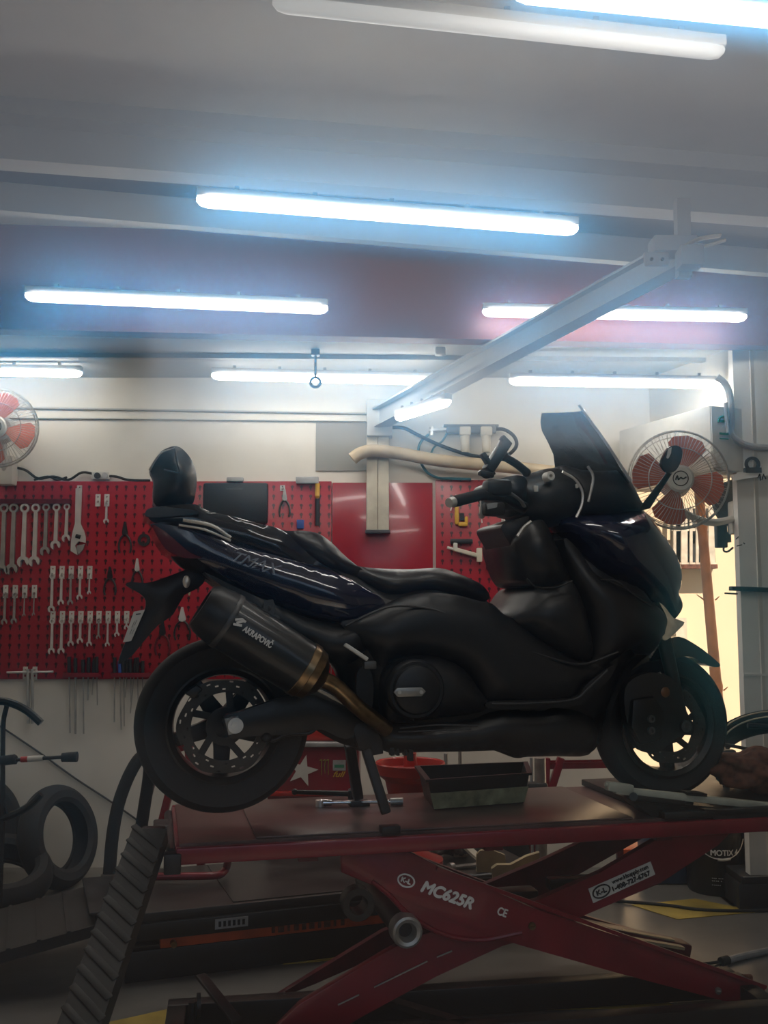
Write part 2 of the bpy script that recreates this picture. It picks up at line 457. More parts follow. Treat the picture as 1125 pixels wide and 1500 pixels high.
# front wall with the shop window the photo was taken through
FY = .55
mb = MB()
mb.box((0.2, FY, .25), (7.6, .12, .5)); mb.box((.2, FY, 2.95), (7.6, .12, .5)); mb.box((-2.6, FY, 1.6), (1.4, .12, 2.3)); mb.box((2.9, FY, 1.6), (1.8, .12, 2.3))
struct(mb, 'wall_front', 'wall_paint')
mb = MB()
for z in (.52, 2.68): mb.box((0.05, FY, z), (4.0, .06, .05))
for x in (-1.9, 1.98): mb.box((x, FY, 1.6), (.06, .06, 2.2))
struct(mb, 'trim_13', 'iron')
def panemat():
    m, n, b = nt('shop_glass'); N = n.nodes; L = n.links; N.remove(b)
    out = N['Material Output']
    tr = N.new('ShaderNodeBsdfTransparent'); gl = N.new('ShaderNodeBsdfGlossy'); gl.inputs['Roughness'].default_value = .07
    gl.inputs['Color'].default_value = (1, 1, 1, 1)
    # greasy film on the shop glass: scatters light a few degrees, bluish
    fl = N.new('ShaderNodeBsdfRefraction'); fl.inputs['IOR'].default_value = 1.05; fl.inputs['Roughness'].default_value = 1.0
    fl.inputs['Color'].default_value = (.08, .50, 1, 1)
    tc = N.new('ShaderNodeTexCoord'); no = N.new('ShaderNodeTexNoise'); no.inputs['Scale'].default_value = 2.2; no.inputs['Detail'].default_value = 2; L.new(tc.outputs['Object'], no.inputs['Vector'])
    mr = N.new('ShaderNodeMapRange'); mr.inputs[1].default_value = .35; mr.inputs[2].default_value = .65; mr.inputs[3].default_value = .10; mr.inputs[4].default_value = .21
    L.new(no.outputs['Fac'], mr.inputs[0])
    m1 = N.new('ShaderNodeMixShader'); L.new(mr.outputs[0], m1.inputs[0]); L.new(tr.outputs[0], m1.inputs[1]); L.new(fl.outputs[0], m1.inputs[2])
    m2 = N.new('ShaderNodeMixShader'); m2.inputs[0].default_value = .16; L.new(m1.outputs[0], m2.inputs[1]); L.new(gl.outputs[0], m2.inputs[2])
    L.new(m2.outputs[0], out.inputs[0])
    return m
M['shop_glass'] = panemat()
if PANE:
    mb = MB(); mb.bm.faces.new(mb.ring([V3((-1.88, FY, .54)), V3((1.96, FY, .54)), V3((1.96, FY, 2.66)), V3((-1.88, FY, 2.66))]))
    struct(mb, 'window_1', 'shop_glass')           # one sheet of glass
# unseen street behind the camera; dark block opposite shaped to cut the reflected sky
struct(MB().box((0, -6.5, -.06), (30, 14, .1)), 'floor_street', 'asphalt')
mb = MB(); mb.box((0, -13, 1.8), (26, .5, 3.7)); mb.box((-6.5, -13.2, 3.0), (6, .5, 6.2)); mb.box((7.5, -13.2, 2.4), (7, .5, 5))
struct(mb, 'wall_sky_blocker', 'sky_blocker_dark')

# painted floor markings
mb = MB(); mb.prism([PZ(925, 1326, .001), PZ(1018, 1317, .001), PZ(1112, 1336, .001), PZ(992, 1347, .001)], (0, 0, .002))
mb.prism([PZ(735, 1442, .001), PZ(905, 1430, .001), PZ(990, 1475, .001), PZ(800, 1480, .001)], (0, 0, .002))
mb.prism([PZ(150, 1500, .001), PZ(250, 1478, .001), PZ(430, 1478, .001), PZ(470, 1540, .001), PZ(140, 1540, .001)], (0, 0, .002))
mb.prism([PZ(415, 1408, .001), PZ(560, 1396, .001), PZ(560, 1401, .001), PZ(415, 1413, .001)], (0, 0, .002))
struct(mb, 'trim_14', 'yellow_floor')

# ================================================================== LIGHTS
def tube_light(pa, pb, Ya, Yb, label, lit=True, w=.05):
    a, b = P(*pa, Ya), P(*pb, Yb)
    c = (a + b) / 2
    t = thing('ceiling_light', label, 'light', c, 0, 'batten lights under the ceiling')
    x = (b - a).normalized(); y = V3((0, 0, 1)).cross(x).normalized(); z = x.cross(y)
    mb = MB(); n = 12; Lg = (b - a).length; rings = []
    for s, k in ((0, .35), (.012, .8), (.035, 1), (Lg - .035, 1), (Lg - .012, .8), (Lg, .35)):
        rings.append(mb.ring([a + x * s + y * (w / 2 * k * math.cos(math.pi * i / (n - 1))) - z * (w * .55 * k * math.sin(math.pi * i / (n - 1)) - .012) for i in range(n)]))
    mb.skin(rings); mb.build('diffuser', 'tube_on' if lit else 'tube_unlit_glow', t)
    mb = MB(); mb.bar(a + z * .030, b + z * .030, w * .8, .03, bev=.004)
    hs = mb.build('housing', 'white_paint', t)
    for k in (.1, .3, .5, .7, .9):
        mb = MB(); q = a.lerp(b, k); mb.box(q + z * .052, (.014, .014, .018)); mb.build('clip', 'dull_steel', hs)
    return t
tube_light((752, -8), (1330, 50), 2.0, 2.18, 'glowing batten light at the top right corner, nearest the window')
tube_light((399, 8), (1060, 80), 2.25, 2.45, 'unlit white batten light with a faint added glow near the top of the photo', lit=False)
tube_light((288, 296), (846, 339), 3.05, 3.20, 'longest fully visible glowing batten light, under the grey beam')
tube_light((37, 436), (480, 455), 3.90, 4.02, 'glowing batten light on the left in front of the red beam')
tube_light((707, 459), (1093, 467), 4.36, 4.40, 'glowing batten light crossed by the sloping steel rail')
tube_light((-215, 543), (120, 549), 5.04, 5.04, 'glowing batten light cut by the left edge, above the orange fan')
tube_light((310, 552), (641, 560), 5.00, 5.00, 'glowing batten light behind the hanging ring hook')
tube_light((746, 560), (1055, 565), 4.80, 4.80, 'glowing batten light above the air conditioner')
tube_light((582, 614), (657, 590), 4.95, 4.45, 'short glowing batten light slung along the sloping steel rail')

SUN = bpy.data.lights.new('sun', 'SUN'); SUN.energy = 8.5; SUN.color = (1, .80, .60); SUN.angle = .01
so = bpy.data.objects.new('sun', SUN); COL.objects.link(so)
so.rotation_euler = V3((-.35, .45, -.8)).to_track_quat('-Z', 'Y').to_euler()
W = bpy.data.worlds.new('World'); SC.world = W; W.use_nodes = True
wn = W.node_tree; bg = wn.nodes['Background']
sk = wn.nodes.new('ShaderNodeTexSky'); sk.sky_type = 'NISHITA'; sk.sun_disc = False; sk.sun_elevation = math.radians(50); sk.sun_rotation = math.radians(140)
hs = wn.nodes.new('ShaderNodeHueSaturation'); hs.inputs['Saturation'].default_value = .55; wn.links.new(sk.outputs[0], hs.inputs['Color']); wn.links.new(hs.outputs[0], bg.inputs[0]); bg.inputs[1].default_value = .07
cam = bpy.data.cameras.new('camera'); co = bpy.data.objects.new('camera', cam); COL.objects.link(co)
co.location = CAM; co.rotation_euler = (math.pi / 2 + TH, 0, 0)
cam.sensor_fit = 'VERTICAL'; cam.sensor_height = 36; cam.sensor_width = 27; cam.lens = F / 1500 * 36; cam.clip_start = .02
SC.camera = co
SC.view_settings.view_transform = 'Standard'; SC.view_settings.look = 'None'; SC.view_settings.exposure = 0.60; SC.view_settings.gamma = 1
# ================================================================== SCOOTER (local frame: x forward, y to its far side, z up)
sc = thing('scooter', 'large black and dark blue maxi scooter standing on the red lift', 'scooter', O, YAW)
def part(mb, name, m, parent=None, **k): return mb.build(name, m, parent or sc, world=False, **k)
def SL(pts, lat=0.): return [S(x, y, lat) for x, y in pts]
I4 = Matrix.Identity(4)
YT = lambda c: axisT(c, (0, -1, 0), (1, 0, 0))      # lathe axis towards the near side
def infl(name, m, pts, lat, W, R, e0=.004, parent=None, **k):
    kk = {q: k.pop(q) for q in ('sm', 'step', 'c', 'fn') if q in k}
    if m.startswith('gloss'): kk['smooth'] = 20 if name == 'front_fairing' else 48; kk['step'] = .013
    k.setdefault('ang', 50)
    return part(MB().inflate(SL(pts, lat), W, R, e0, **kk), name, m, parent, **k)

# ---- wheels
def wheel(cen, R, ri, wid, name, spokes, disc_r, disc_lat, a0):
    mb = MB(); T = YT(cen)
    mb.lathe([(ri - .012, -.05), (ri + .004, -.05), (ri + .006, -.058), (ri - .004, -.062), (ri - .02, -.05), (ri - .026, -.02), (ri - .026, .02), (ri - .02, .05), (ri - .004, .062), (ri + .006, .058), (ri + .004, .05), (ri - .012, .05)], T, 64, closed=True)
    mb.cyl(cen + V3((0, -.06, 0)), cen + V3((0, .06, 0)), .045, n=24)
    for k in range(spokes):
        a = a0 + 2 * math.pi * k / spokes
        er = V3((math.cos(a), 0, math.sin(a))); et = V3((-math.sin(a), 0, math.cos(a))); y_ = V3((0, .018, 0))
        mb.prism([cen - y_ + er * r_ + et * t_ for r_, t_ in ((.03, -.034), (.11, -.019), (ri - .015, -.022), (ri - .015, .022), (.11, .019), (.03, .034))], y_ * 2, bev=.005)
    w = part(mb, name, 'black_paint')
    mb = MB(); pr = []
    h = wid / 2
    for t in range(15):
        u = -1 + 2 * t / 14
        pr.append((R - .030 * abs(u) ** 2.4 - .0 , h * u * (1 - .0 * abs(u))))
    pr = [(ri - .002, -h * .72), (ri + .02, -h * .93)] + [(max(r, ri + .03), z) for r, z in pr] + [(ri + .02, h * .93), (ri - .002, h * .72)]
    mb.lathe(pr, T, 72, closed=True); part(mb, 'tyre', 'rubber', w)
    # drilled brake disc with real holes
    mb = MB(); nA = 72; rad = [disc_r - .042, disc_r - .034, disc_r - .029, disc_r - .022, disc_r - .017, disc_r - .010, disc_r - .005, disc_r]
    def hole(i, j): return (i == 1 and j % 6 == 0) or (i == 3 and j % 6 == 2) or (i == 5 and j % 6 == 4)
    Y0 = cen.y + disc_lat; g = {}
    for s, yo in ((0, -.0025), (1, .0025)):
        for i, r in enumerate(rad):
            for j in range(nA):
                rr = r + (.004 * math.cos(j * 2 * math.pi / 12) if i == 7 else 0)
                g[s, i, j] = mb.bm.verts.new(V3((cen.x + rr * math.cos(2 * math.pi * j / nA), Y0 + yo, cen.z + rr * math.sin(2 * math.pi * j / nA))))
    F4 = lambda *v: mb.bm.faces.new([g[q] for q in v])
    for i in range(7):
        for j in range(nA):
            j1 = (j + 1) % nA
            if hole(i, j):
                F4((0, i, j), (1, i, j), (1, i, j1), (0, i, j1)); F4((0, i + 1, j), (0, i + 1, j1), (1, i + 1, j1), (1, i + 1, j))
                F4((0, i, j), (0, i + 1, j), (1, i + 1, j), (1, i, j)); F4((0, i, j1), (1, i, j1), (1, i + 1, j1), (0, i + 1, j1))
            else:
                F4((0, i, j), (0, i, j1), (0, i + 1, j1), (0, i + 1, j)); F4((1, i, j), (1, i + 1, j), (1, i + 1, j1), (1, i, j1))
    for j in range(nA):
        j1 = (j + 1) % nA
        F4((0, 0, j), (1, 0, j), (1, 0, j1), (0, 0, j1)); F4((0, 7, j), (0, 7, j1), (1, 7, j1), (1, 7, j))
    d = part(mb, 'brake_disc', 'disc_metal', w)
    mb = MB()
    for k in range(5):
        a = a0 + .3 + 2 * math.pi * k / 5
        mb.bar(V3((cen.x + .05 * math.cos(a), Y0, cen.z + .05 * math.sin(a))), V3((cen.x + (disc_r - .036) * math.cos(a + .25), Y0, cen.z + (disc_r - .036) * math.sin(a + .25))), .006, .022, up=(-math.sin(a), 0, math.cos(a)))
    mb.lathe([(.035, -.005), (.06, -.005), (.06, .005), (.035, .005)], YT(V3((cen.x, Y0, cen.z))), 32, closed=True)
    part(mb, 'disc_carrier', 'black_paint', w)
    return w
RC = S(326, 1060, 0.); FCn = S(968, 1060, 0.)
RR = .279; FR = .262
rw = wheel(RC, RR, .182, .155, 'rear_wheel', 5, .148, -.075, math.radians(197))
fw = wheel(FCn, FR, .182, .115, 'front_wheel', 5, .134, -.070, math.radians(-82))
# rear caliper and axle
c = S(300, 1035, -.09)
part(MB().prism(SL([(270, 1016), (288, 1003), (298, 1010), (284, 1024)], -.11), (0, .05, 0), bev=.006), 'brake_caliper', 'plastic', rw)
ax = S(344, 1062, -.19)
mb = MB(); mb.cyl(ax + V3((0, -.022, 0)), ax + V3((0, .14, 0)), .0235, n=24); mb.cyl(ax + V3((0, -.030, 0)), ax + V3((0, -.02, 0)), .015, n=6)
part(mb, 'axle_nut', 'steel', rw, label='bright axle nut')
part(MB().prism(SL([(329, 1053), (349, 1049), (352, 1072), (335, 1077)], -.182), (0, .006, 0)), 'axle_plate', 'dull_steel', rw)

# ---- dark inner body so that no panel gap is see-through
core = [(228, 772), (240, 800), (264, 830), (300, 848), (340, 868), (400, 900), (450, 935), (490, 980), (515, 1045), (550, 1085), (600, 1098), (690, 1096), (741, 1092), (770, 1102), (864, 1098), (882, 1040), (915, 970), (950, 940), (958, 900), (930, 830), (880, 790), (830, 780), (800, 790), (792, 850), (778, 890), (750, 905), (725, 895), (690, 865), (640, 845), (560, 842), (515, 835), (480, 812), (430, 795), (370, 778), (300, 760)]
infl('inner_body', 'plastic', core, 0, .15, .06, .03, step=.03)
# ---- tail
infl('tail_cowl', 'gloss_black', [(213, 751), (222, 744), (250, 741), (285, 739), (305, 749), (345, 758), (382, 768), (406, 774), (425, 786), (445, 806), (470, 826), (500, 842), (470, 848), (420, 832), (345, 806), (285, 786), (240, 770), (222, 764)], -.09, .155, .05, .10)
infl('side_cover', 'gloss_blue', [(221, 767), (262, 771), (300, 783), (350, 799), (400, 812), (450, 826), (500, 842), (545, 866), (566, 886), (540, 908), (500, 912), (455, 902), (400, 880), (350, 858), (300, 826), (275, 806), (255, 790), (232, 778)], -.15, .20, .075, .14)
infl('rear_side_panel', 'plastic', [(300, 838), (350, 862), (400, 884), (455, 906), (500, 914), (545, 906), (560, 900), (548, 935), (530, 960), (505, 975), (470, 965), (430, 936), (380, 900), (330, 862)], -.15, .185, .04, .14)
infl('tail_light', 'red_lens', [(222, 770), (240, 779), (258, 794), (277, 810), (294, 818), (270, 818), (252, 812), (238, 800)], -.12, .19, .03, .15)
mb = MB()
mb.tube(SL([(268, 762), (310, 770), (338, 788)], -.168), .006); mb.tube(SL([(262, 769), (300, 776), (338, 792)], -.170), .004)
part(mb, 'tail_trim', 'dull_steel')
mb = MB()
mb.inflate(SL([(219, 689), (229, 672), (238, 662), (257, 656), (272, 666), (283, 684), (287, 706), (285, 724), (280, 741), (262, 744), (228, 743), (224, 722), (225, 705)], 0), .125, .05, .04)
br = part(mb, 'backrest', 'vinyl')
part(MB().tube(SL([(219, 689), (230, 671), (238, 663), (256, 657)], -.045), .004), 'backrest_trim', 'dull_steel', br)
part(MB().tube(SL([(256, 657), (259, 676), (262, 692), (240, 688)], -.128), .003), 'seam', 'plastic_grey', br)
infl('grab_rail', 'gloss_black', [(212, 752), (220, 745), (240, 742), (262, 744), (285, 747), (292, 752), (262, 755), (235, 757), (216, 757)], -.14, .165, .02, .13)
# ---- seats
infl('pillion_seat', 'vinyl', [(398, 774), (420, 778), (444, 778), (466, 782), (486, 796), (503, 813), (520, 827), (535, 840), (520, 848), (480, 838), (440, 815), (415, 792)], -.06, .15, .05, .07)
infl('rider_seat', 'vinyl', [(504, 818), (522, 829), (560, 833), (600, 834), (640, 832), (664, 838), (690, 849), (706, 858), (716, 874), (700, 884), (660, 878), (615, 872), (580, 882), (560, 882), (530, 860), (508, 838)], -.05, .165, .06, .06)
# ---- side body, matte
infl('body_panel', 'plastic', [(500, 914), (530, 905), (566, 887), (590, 876), (630, 868), (672, 872), (702, 880), (722, 884), (740, 900), (762, 912), (790, 935), (830, 958), (868, 970), (905, 962), (900, 985), (870, 1000), (853, 1008), (838, 1029), (760, 1032), (719, 1033), (700, 1005), (682, 982), (650, 966), (610, 960), (580, 966), (560, 978), (540, 950)], -.17, .215, .05, .16)
mb = MB()
mb.tube(SL([(506, 917), (540, 900), (575, 888), (620, 890), (662, 902), (705, 925), (760, 948), (820, 968), (858, 972), (905, 955)], -.205), .006, flat=.7)
part(mb, 'highlight_ridge', 'plastic_grey')  # body ridge in paler grey, its highlight put into the colour
infl('engine_cover', 'plastic', [(563, 990), (580, 972), (610, 962), (648, 963), (684, 982), (703, 1008), (720, 1034), (700, 1046), (640, 1054), (585, 1060), (565, 1045)], -.19, .225, .035, .17)
ec = S(609, 1010, -.225)
mb = MB(); mb.lathe([(.0, .03), (.06, .03), (.074, .024), (.079, .012), (.088, .012), (.094, .004), (.096, -.02)], YT(ec), 48)
cap = part(mb, 'crankcase_cap', 'plastic')
mb = MB(); mb.prism(SL([(577, 1014), (582, 1008), (618, 1007), (624, 1013), (618, 1020), (583, 1021)], -.264), (0, .008, 0), bev=.0015)
pl = part(mb, 'name_plate', 'dull_steel', cap, label='polished metal plate with two screws')
for x in (585, 617):
    q = S(x, 1014, -.265); mb = MB(); mb.cyl(q, q - V3((0, .004, 0)), .006, n=12); part(mb, 'screw', 'steel', cap)
mb = MB(); mb.tube(SL([(586, 1067), (640, 1062), (700, 1063)], -.20), .003); mb.tube(SL([(584, 1072), (640, 1070), (690, 1068)], -.20), .0025)
mb.tube(SL([(592, 1033), (606, 1055)], -.228), .003)
part(mb, 'cable', 'plastic_grey')
infl('belly_pan', 'black_paint', [(548, 1064), (600, 1062), (690, 1050), (722, 1036), (780, 1034), (838, 1032), (866, 1044), (880, 1078), (866, 1107), (820, 1109), (776, 1110), (764, 1112), (752, 1110), (741, 1101), (690, 1102), (620, 1103), (572, 1104), (556, 1090)], -.14, .19, .04, .12)
mb = MB()
for x, w in ((573, 5), (581, 4), (592, 4), (600, 6)):
    mb.bar(S(x, 1095, -.13), S(x + 1, 1106 + (8 if w == 6 else 0), -.13), .03, w * .0022, up=(1, 0, 0))
part(mb, 'drain_stub', 'black_paint')
infl('floorboard', 'plastic', [(716, 1028), (760, 1026), (838, 1022), (858, 1004), (882, 984), (900, 974), (896, 990), (872, 1016), (845, 1034), (780, 1038), (718, 1038)], -.19, .24, .015, .19)
part(MB().tube(SL([(720, 1031), (780, 1030), (840, 1025), (862, 1008), (890, 982)], -.242), .0035), 'floorboard_edge', 'plastic_grey')
# ---- leg shield and knee panels
infl('leg_shield', 'plastic', [(752, 905), (764, 893), (778, 872), (790, 861), (812, 858), (836, 850), (852, 878), (864, 920), (868, 962), (845, 966), (805, 945), (775, 925)], -.17, .235, .05, .17)
infl('glove_box', 'vinyl', [(757, 790), (768, 774), (780, 764), (800, 762), (815, 790), (830, 826), (838, 850), (815, 858), (785, 859), (772, 848), (764, 828), (757, 806)], -.17, .21, .04, .15)
infl('inner_cowl', 'plastic', [(731, 775), (736, 767), (752, 762), (772, 757), (764, 776), (757, 795), (760, 825), (752, 815), (742, 795)], -.10, .16, .03, .12)
part(MB().tube(SL([(772, 848), (786, 860), (815, 860), (838, 851)], -.212), .003), 'shield_seam', 'black_paint')
part(MB().tube(SL([(758, 786), (768, 772), (778, 764)], -.214), .006), 'shield_trim', 'dull_steel')
# ---- front fairing
nose = S(1012, 860, 0).x
def taper(x, z): return max(.30, min(1., (nose + .02 - x) / .42))
infl('front_fairing', 'gloss_blue', [(820, 762), (856, 755), (900, 752), (946, 746), (972, 767), (1001, 804), (1013, 832), (1013, 858), (1009, 868), (1015, 884), (1011, 898), (996, 908), (962, 884), (915, 862), (882, 848), (862, 832), (842, 800)], -.10, .285, .10, .11, fn=taper)
infl('lower_fairing', 'plastic', [(824, 790), (846, 806), (866, 836), (886, 850), (920, 866), (962, 886), (990, 910), (978, 930), (950, 960), (924, 950), (900, 966), (878, 986), (856, 1004), (862, 960), (858, 910), (844, 860)], -.14, .225, .05, .15, fn=lambda x, z: max(.55, min(1., (nose + .12 - x) / .40)))
part(MB().tube(SL([(880, 849), (905, 852), (930, 872), (955, 888)], -.19), .003), 'fairing_seam', 'plastic_grey')
infl('headlight', 'clear_lens', [(961, 882), (972, 892), (982, 905), (998, 911), (992, 920), (977, 934), (969, 938), (966, 932), (973, 914), (971, 900)], -.11, .15, .02, .13, sm=2)
mb = MB(); q = S(960, 911, -.18); mb.ball(q, (.020, .012, .020), 16); part(mb, 'turn_signal', 'chrome')
mb = MB()
for k in range(9):
    t = k / 8; q = S(970 - 18 * t, 934 + 28 * t, -.10); mb.ball(q, .006, 8)
part(mb, 'lamp_strip', 'dull_steel')
# ---- windshield: a curved sheet, edges swept back on both sides
mb = MB(); rows = []
far = [(795, 605), (793, 618), (795, 631), (804, 648), (812, 666), (815, 690), (822, 715)]
near = [(850, 597), (862, 615), (874, 632), (886, 650), (898, 668), (909, 686), (922, 706)]
thick = V3((.004, 0, 0))
for (ex, ey), (nx, ny) in zip(far, near):
    e = S(ex, ey, .17); m0 = S(nx, ny, -.17); row = []
    for j in range(17):
        u = j / 16; q = m0.lerp(e, u); row.append(q + V3((.075 * (1 - (2 * u - 1) ** 2), 0, 0)))
    rows.append(row)
fr = [[mb.bm.verts.new(p) for p in r] for r in rows]; bk = [[mb.bm.verts.new(p - thick) for p in r] for r in rows]
for i in range(len(rows) - 1):
    for j in range(16):
        mb.bm.faces.new((fr[i][j], fr[i][j + 1], fr[i + 1][j + 1], fr[i + 1][j])); mb.bm.faces.new((bk[i][j], bk[i + 1][j], bk[i + 1][j + 1], bk[i][j + 1]))
n = len(rows) - 1
for j in range(16):
    for i in (0, n): mb.bm.faces.new((fr[i][j], fr[i][j + 1], bk[i][j + 1], bk[i][j]))
for i in range(n):
    for j in (0, 16): mb.bm.faces.new((fr[i][j], fr[i + 1][j], bk[i + 1][j], bk[i][j]))
ws = part(mb, 'windshield', 'smoke_screen', ang=60)
part(MB().tube(SL([(848, 593), (862, 613), (884, 643), (905, 675), (924, 704)], -.178), .005), 'windshield_edge_glint', 'grey_hose', ws)  # specular line of the screen edge, put in as a pale grey strip
part(MB().tube(SL([(861, 683), (869, 700), (862, 735)], -.19), .005), 'windshield_stay', 'dull_steel', ws)
infl('screen_base', 'plastic', [(818, 684), (850, 688), (880, 690), (912, 690), (926, 708), (940, 735), (948, 746), (900, 753), (858, 757), (830, 745)], -.08, .15, .05, .08)
# ---- dash, bars, mirror
db = infl('instrument_cowl', 'plastic', [(752, 722), (764, 703), (784, 691), (806, 687), (832, 690), (852, 702), (862, 722), (856, 748), (836, 764), (806, 772), (776, 770), (758, 750)], -.06, .16, .06, .08)
part(MB().tube(SL([(824, 691), (842, 702), (853, 720), (852, 740), (844, 758)], -.165), .005), 'cowl_ring', 'steel', db)
q = S(804, 698, -.165)
mb = MB(); mb.lathe([(.006, .018), (.014, .018), (.017, .012), (.017, -.02), (.006, -.02)], YT(q), 24, closed=True); part(mb, 'bar_end_cap', 'sticker_white', db)
for q, w in ((S(785, 716, -.165), .018), (S(845, 712, -.16), .012)): mb = MB(); mb.box(q, (w * .8, .01, w * 1.2), None, .002); part(mb, 'switch', 'sticker_white', db)
infl('handlebar_cover', 'plastic', [(726, 708), (740, 699), (762, 695), (775, 702), (778, 730), (772, 752), (752, 742), (735, 728)], -.12, .17, .03, .10)
g0, g1 = S(664, 735, -.37), S(707, 724, -.29)
mb = MB(); mb.cyl(g0, g1, .0185, .0185, n=20)
gp = part(mb, 'handlebar_grip', 'rubber')
d = (g1 - g0).normalized()
part(MB().cyl(g0 - d * .022, g0 + d * .002, .015, .017, n=20), 'bar_weight', 'steel', gp)
mb = MB(); mb.tube([S(700, 726, -.30), S(735, 728, -.23), S(768, 742, -.13)], .016, n=12); part(mb, 'handlebar', 'black_paint')
mb = MB(); mb.box(S(728, 715, -.26), (.09, .06, .055), bev=.014); mb.box(S(722, 746, -.28), (.075, .05, .045), bev=.012)
sw = part(mb, 'switchgear', 'plastic')
part(MB().prism(SL([(713, 738), (729, 736), (728, 743), (715, 746)], -.312), (0, .006, 0)), 'switch_label', 'grey_hose', sw)
mb = MB(); mb.tube([S(730, 712, -.25), S(746, 721, -.24), S(762, 733, -.20), S(768, 742, -.18)], .008, n=10, flat=.6)
part(mb, 'brake_lever', 'dull_steel')
mb = MB(); mb.box(S(706, 746, -.27), (.012, .015, .06), bev=.003); part(mb, 'lever_stub', 'dull_steel')
mb = MB(); mb.tube([S(946, 742, -.20), S(960, 722, -.25), S(981, 692, -.30)], [.020, .011], n=12, flat=.6); stem = part(mb, 'mirror_stem', 'black_paint')
mh = infl('mirror', 'gloss_black', [(967, 680), (971, 668), (978, 656), (990, 653), (998, 660), (996, 676), (988, 690), (976, 692)], -.31, .035, .03, .006, c=-.31)
part(MB().prism(SL([(976, 671), (979, 657), (984, 655), (983, 664), (979, 672)], -.346), (0, .003, 0)), 'mirror_glint', 'chrome', mh)
# ---- phone clamp on the bar
mb = MB()
mb.tube([S(772, 692, -.16), S(757, 680, -.17), S(741, 670, -.18)], .014, n=10); mb.ball(S(771, 692, -.16), .016, 12); mb.ball(S(738, 668, -.18), .018, 12)
ph = part(mb, 'phone_holder', 'plastic')
mb = MB(); mb.bar(S(714, 690, -.18), S(742, 646, -.18), .05, .035, up=(1, 0, 0), bev=.006); part(mb, 'clamp_body', 'plastic', ph)
for a_, b_ in (((706, 664), (716, 680)), ((702, 692), (722, 697)), ((734, 640), (744, 650))):
    mb = MB(); mb.bar(S(*a_, -.19), S(*b_, -.19), .03, .016, bev=.003); part(mb, 'jaw', 'plastic', ph)
mb = MB(); mb.tube(SL([(702, 690), (712, 698), (724, 692)], -.19), .008); part(mb, 'jaw', 'plastic', ph)
# ---- rear fender and number plate
infl('rear_fender', 'plastic', [(184, 857), (192, 852), (213, 854), (236, 848), (262, 838), (285, 832), (302, 846), (290, 862), (270, 872), (254, 900), (232, 916), (214, 936), (196, 958), (184, 968), (173, 973), (180, 950), (196, 916), (211, 896), (214, 880), (204, 868)], -.04, .055, .02, .03, sm=2)
mb = MB(); pts = SL([(196, 896), (212, 893), (192, 939), (180, 941)], -.06)
mb.prism(pts, (.006, .12, 0)); lp = part(mb, 'license_plate', 'sticker_white', label='white number plate')
mb = MB()
for (a_, b_) in (((197, 910), (193, 919)), ((201, 908), (197, 916)), ((193, 922), (190, 929)), ((197, 921), (193, 929)), ((199, 900), (206, 899))):
    mb.bar(S(*a_, -.0615), S(*b_, -.0615), .001, .004)
part(mb, 'plate_mark', 'grey_alloy', lp)
mb = MB(); mb.ball(S(273, 852, -.11), (.012, .012, .02), 12); part(mb, 'fender_bolt', 'steel')
# ---- exhaust
m0, m1 = S(306, 893, -.25), S(452, 985, -.25)
md = (m1 - m0).normalized(); T = axisT(m0, md, (0, 1, 0)); ml = (m1 - m0).length
prof = [(.060, .0), (.075, .012), (.086, .05), (.088, .07), (.088, ml * .5), (.086, ml - .02)]
mb = MB(); mb.lathe(prof, T, 40); mu = part(mb, 'muffler', 'carbon')
mb = MB(); mb.lathe([(.052, -.025), (.068, -.025), (.080, -.005), (.0885, .042), (.0885, .055), (.052, .055)], T, 40, closed=True); part(mb, 'end_cap', 'plastic', mu)
mb = MB(); mb.lathe([(.0, .03), (.052, .03), (.052, .034), (.0, .034)], T, 32); part(mb, 'outlet', 'black_paint', mu)
mb = MB(); mb.lathe([(.0892, .056), (.0905, .058), (.0905, .070), (.0892, .072)], T, 40, closed=True); part(mb, 'clamp_band', 'grey_alloy', mu)
mb = MB(); mb.lathe([(.086, ml - .03), (.0885, ml - .028), (.0885, ml - .006), (.086, ml - .004)], T, 40, closed=True); part(mb, 'clamp_band', 'bronze', mu)
mb = MB(); mb.lathe([(.0855, ml - .006), (.079, ml + .02), (.05, ml + .045), (.028, ml + .055), (.025, ml + .05), (.04, ml)], T, 40, closed=True); part(mb, 'muffler_cone', 'bronze', mu)
e = m0 + md * (ml + .05)
mb = MB(); mb.tube([e - md * .02, S(490, 1004, -.24), S(520, 1032, -.22), S(545, 1052, -.19), S(566, 1068, -.15)], .026, n=16); part(mb, 'exhaust_pipe', 'bronze')
mb = MB(); ft = V3((0, -1, 0)); up = ft.cross(md) * -1
up = V3((0, -1, 0)).cross(md)
if up.z < 0: up = -up
tx = m0 + md * .158 + V3((0, -.0905, 0)) + up * .008
text(mb, 'AKRAPOVI\u010c', tx, md, up, .024, .098, bold=.0, ex=.001, fat=.0008)
part(mb, 'maker_lettering', 'letter_white', mu)
mb = MB(); q = m0 + md * .088 + V3((0, -.0905, 0)) + up * .010
for (a_, b_) in (((-.012, -.012), (.012, -.002)), ((-.014, .002), (.002, .014)), ((-.006, -.004), (.010, .012)), ((.0, .014), (.016, .012))):
    mb.bar(q + md * a_[0] + up * a_[1], q + md * b_[0] + up * b_[1], .007, .002, up=(0, 1, 0))
part(mb, 'scorpion_emblem', 'letter_white', mu)
mb = MB(); mb.plate([(-.016, .030), (.012, .034), (.020, .012), (.014, -.016), (-.006, -.022), (-.018, .004)], axisT(S(394, 894, -.20), (0, -1, 0), (1, 0, 0)), .006, holes=[[(-.006, .014), (.004, .016), (.008, .002), (-.002, -.006)]])
mb.lathe([(.005, .004), (.012, .004), (.012, -.004), (.005, -.004)], YT(S(404, 906, -.20)), 16, closed=True)
part(mb, 'hanger_bracket', 'grey_alloy')
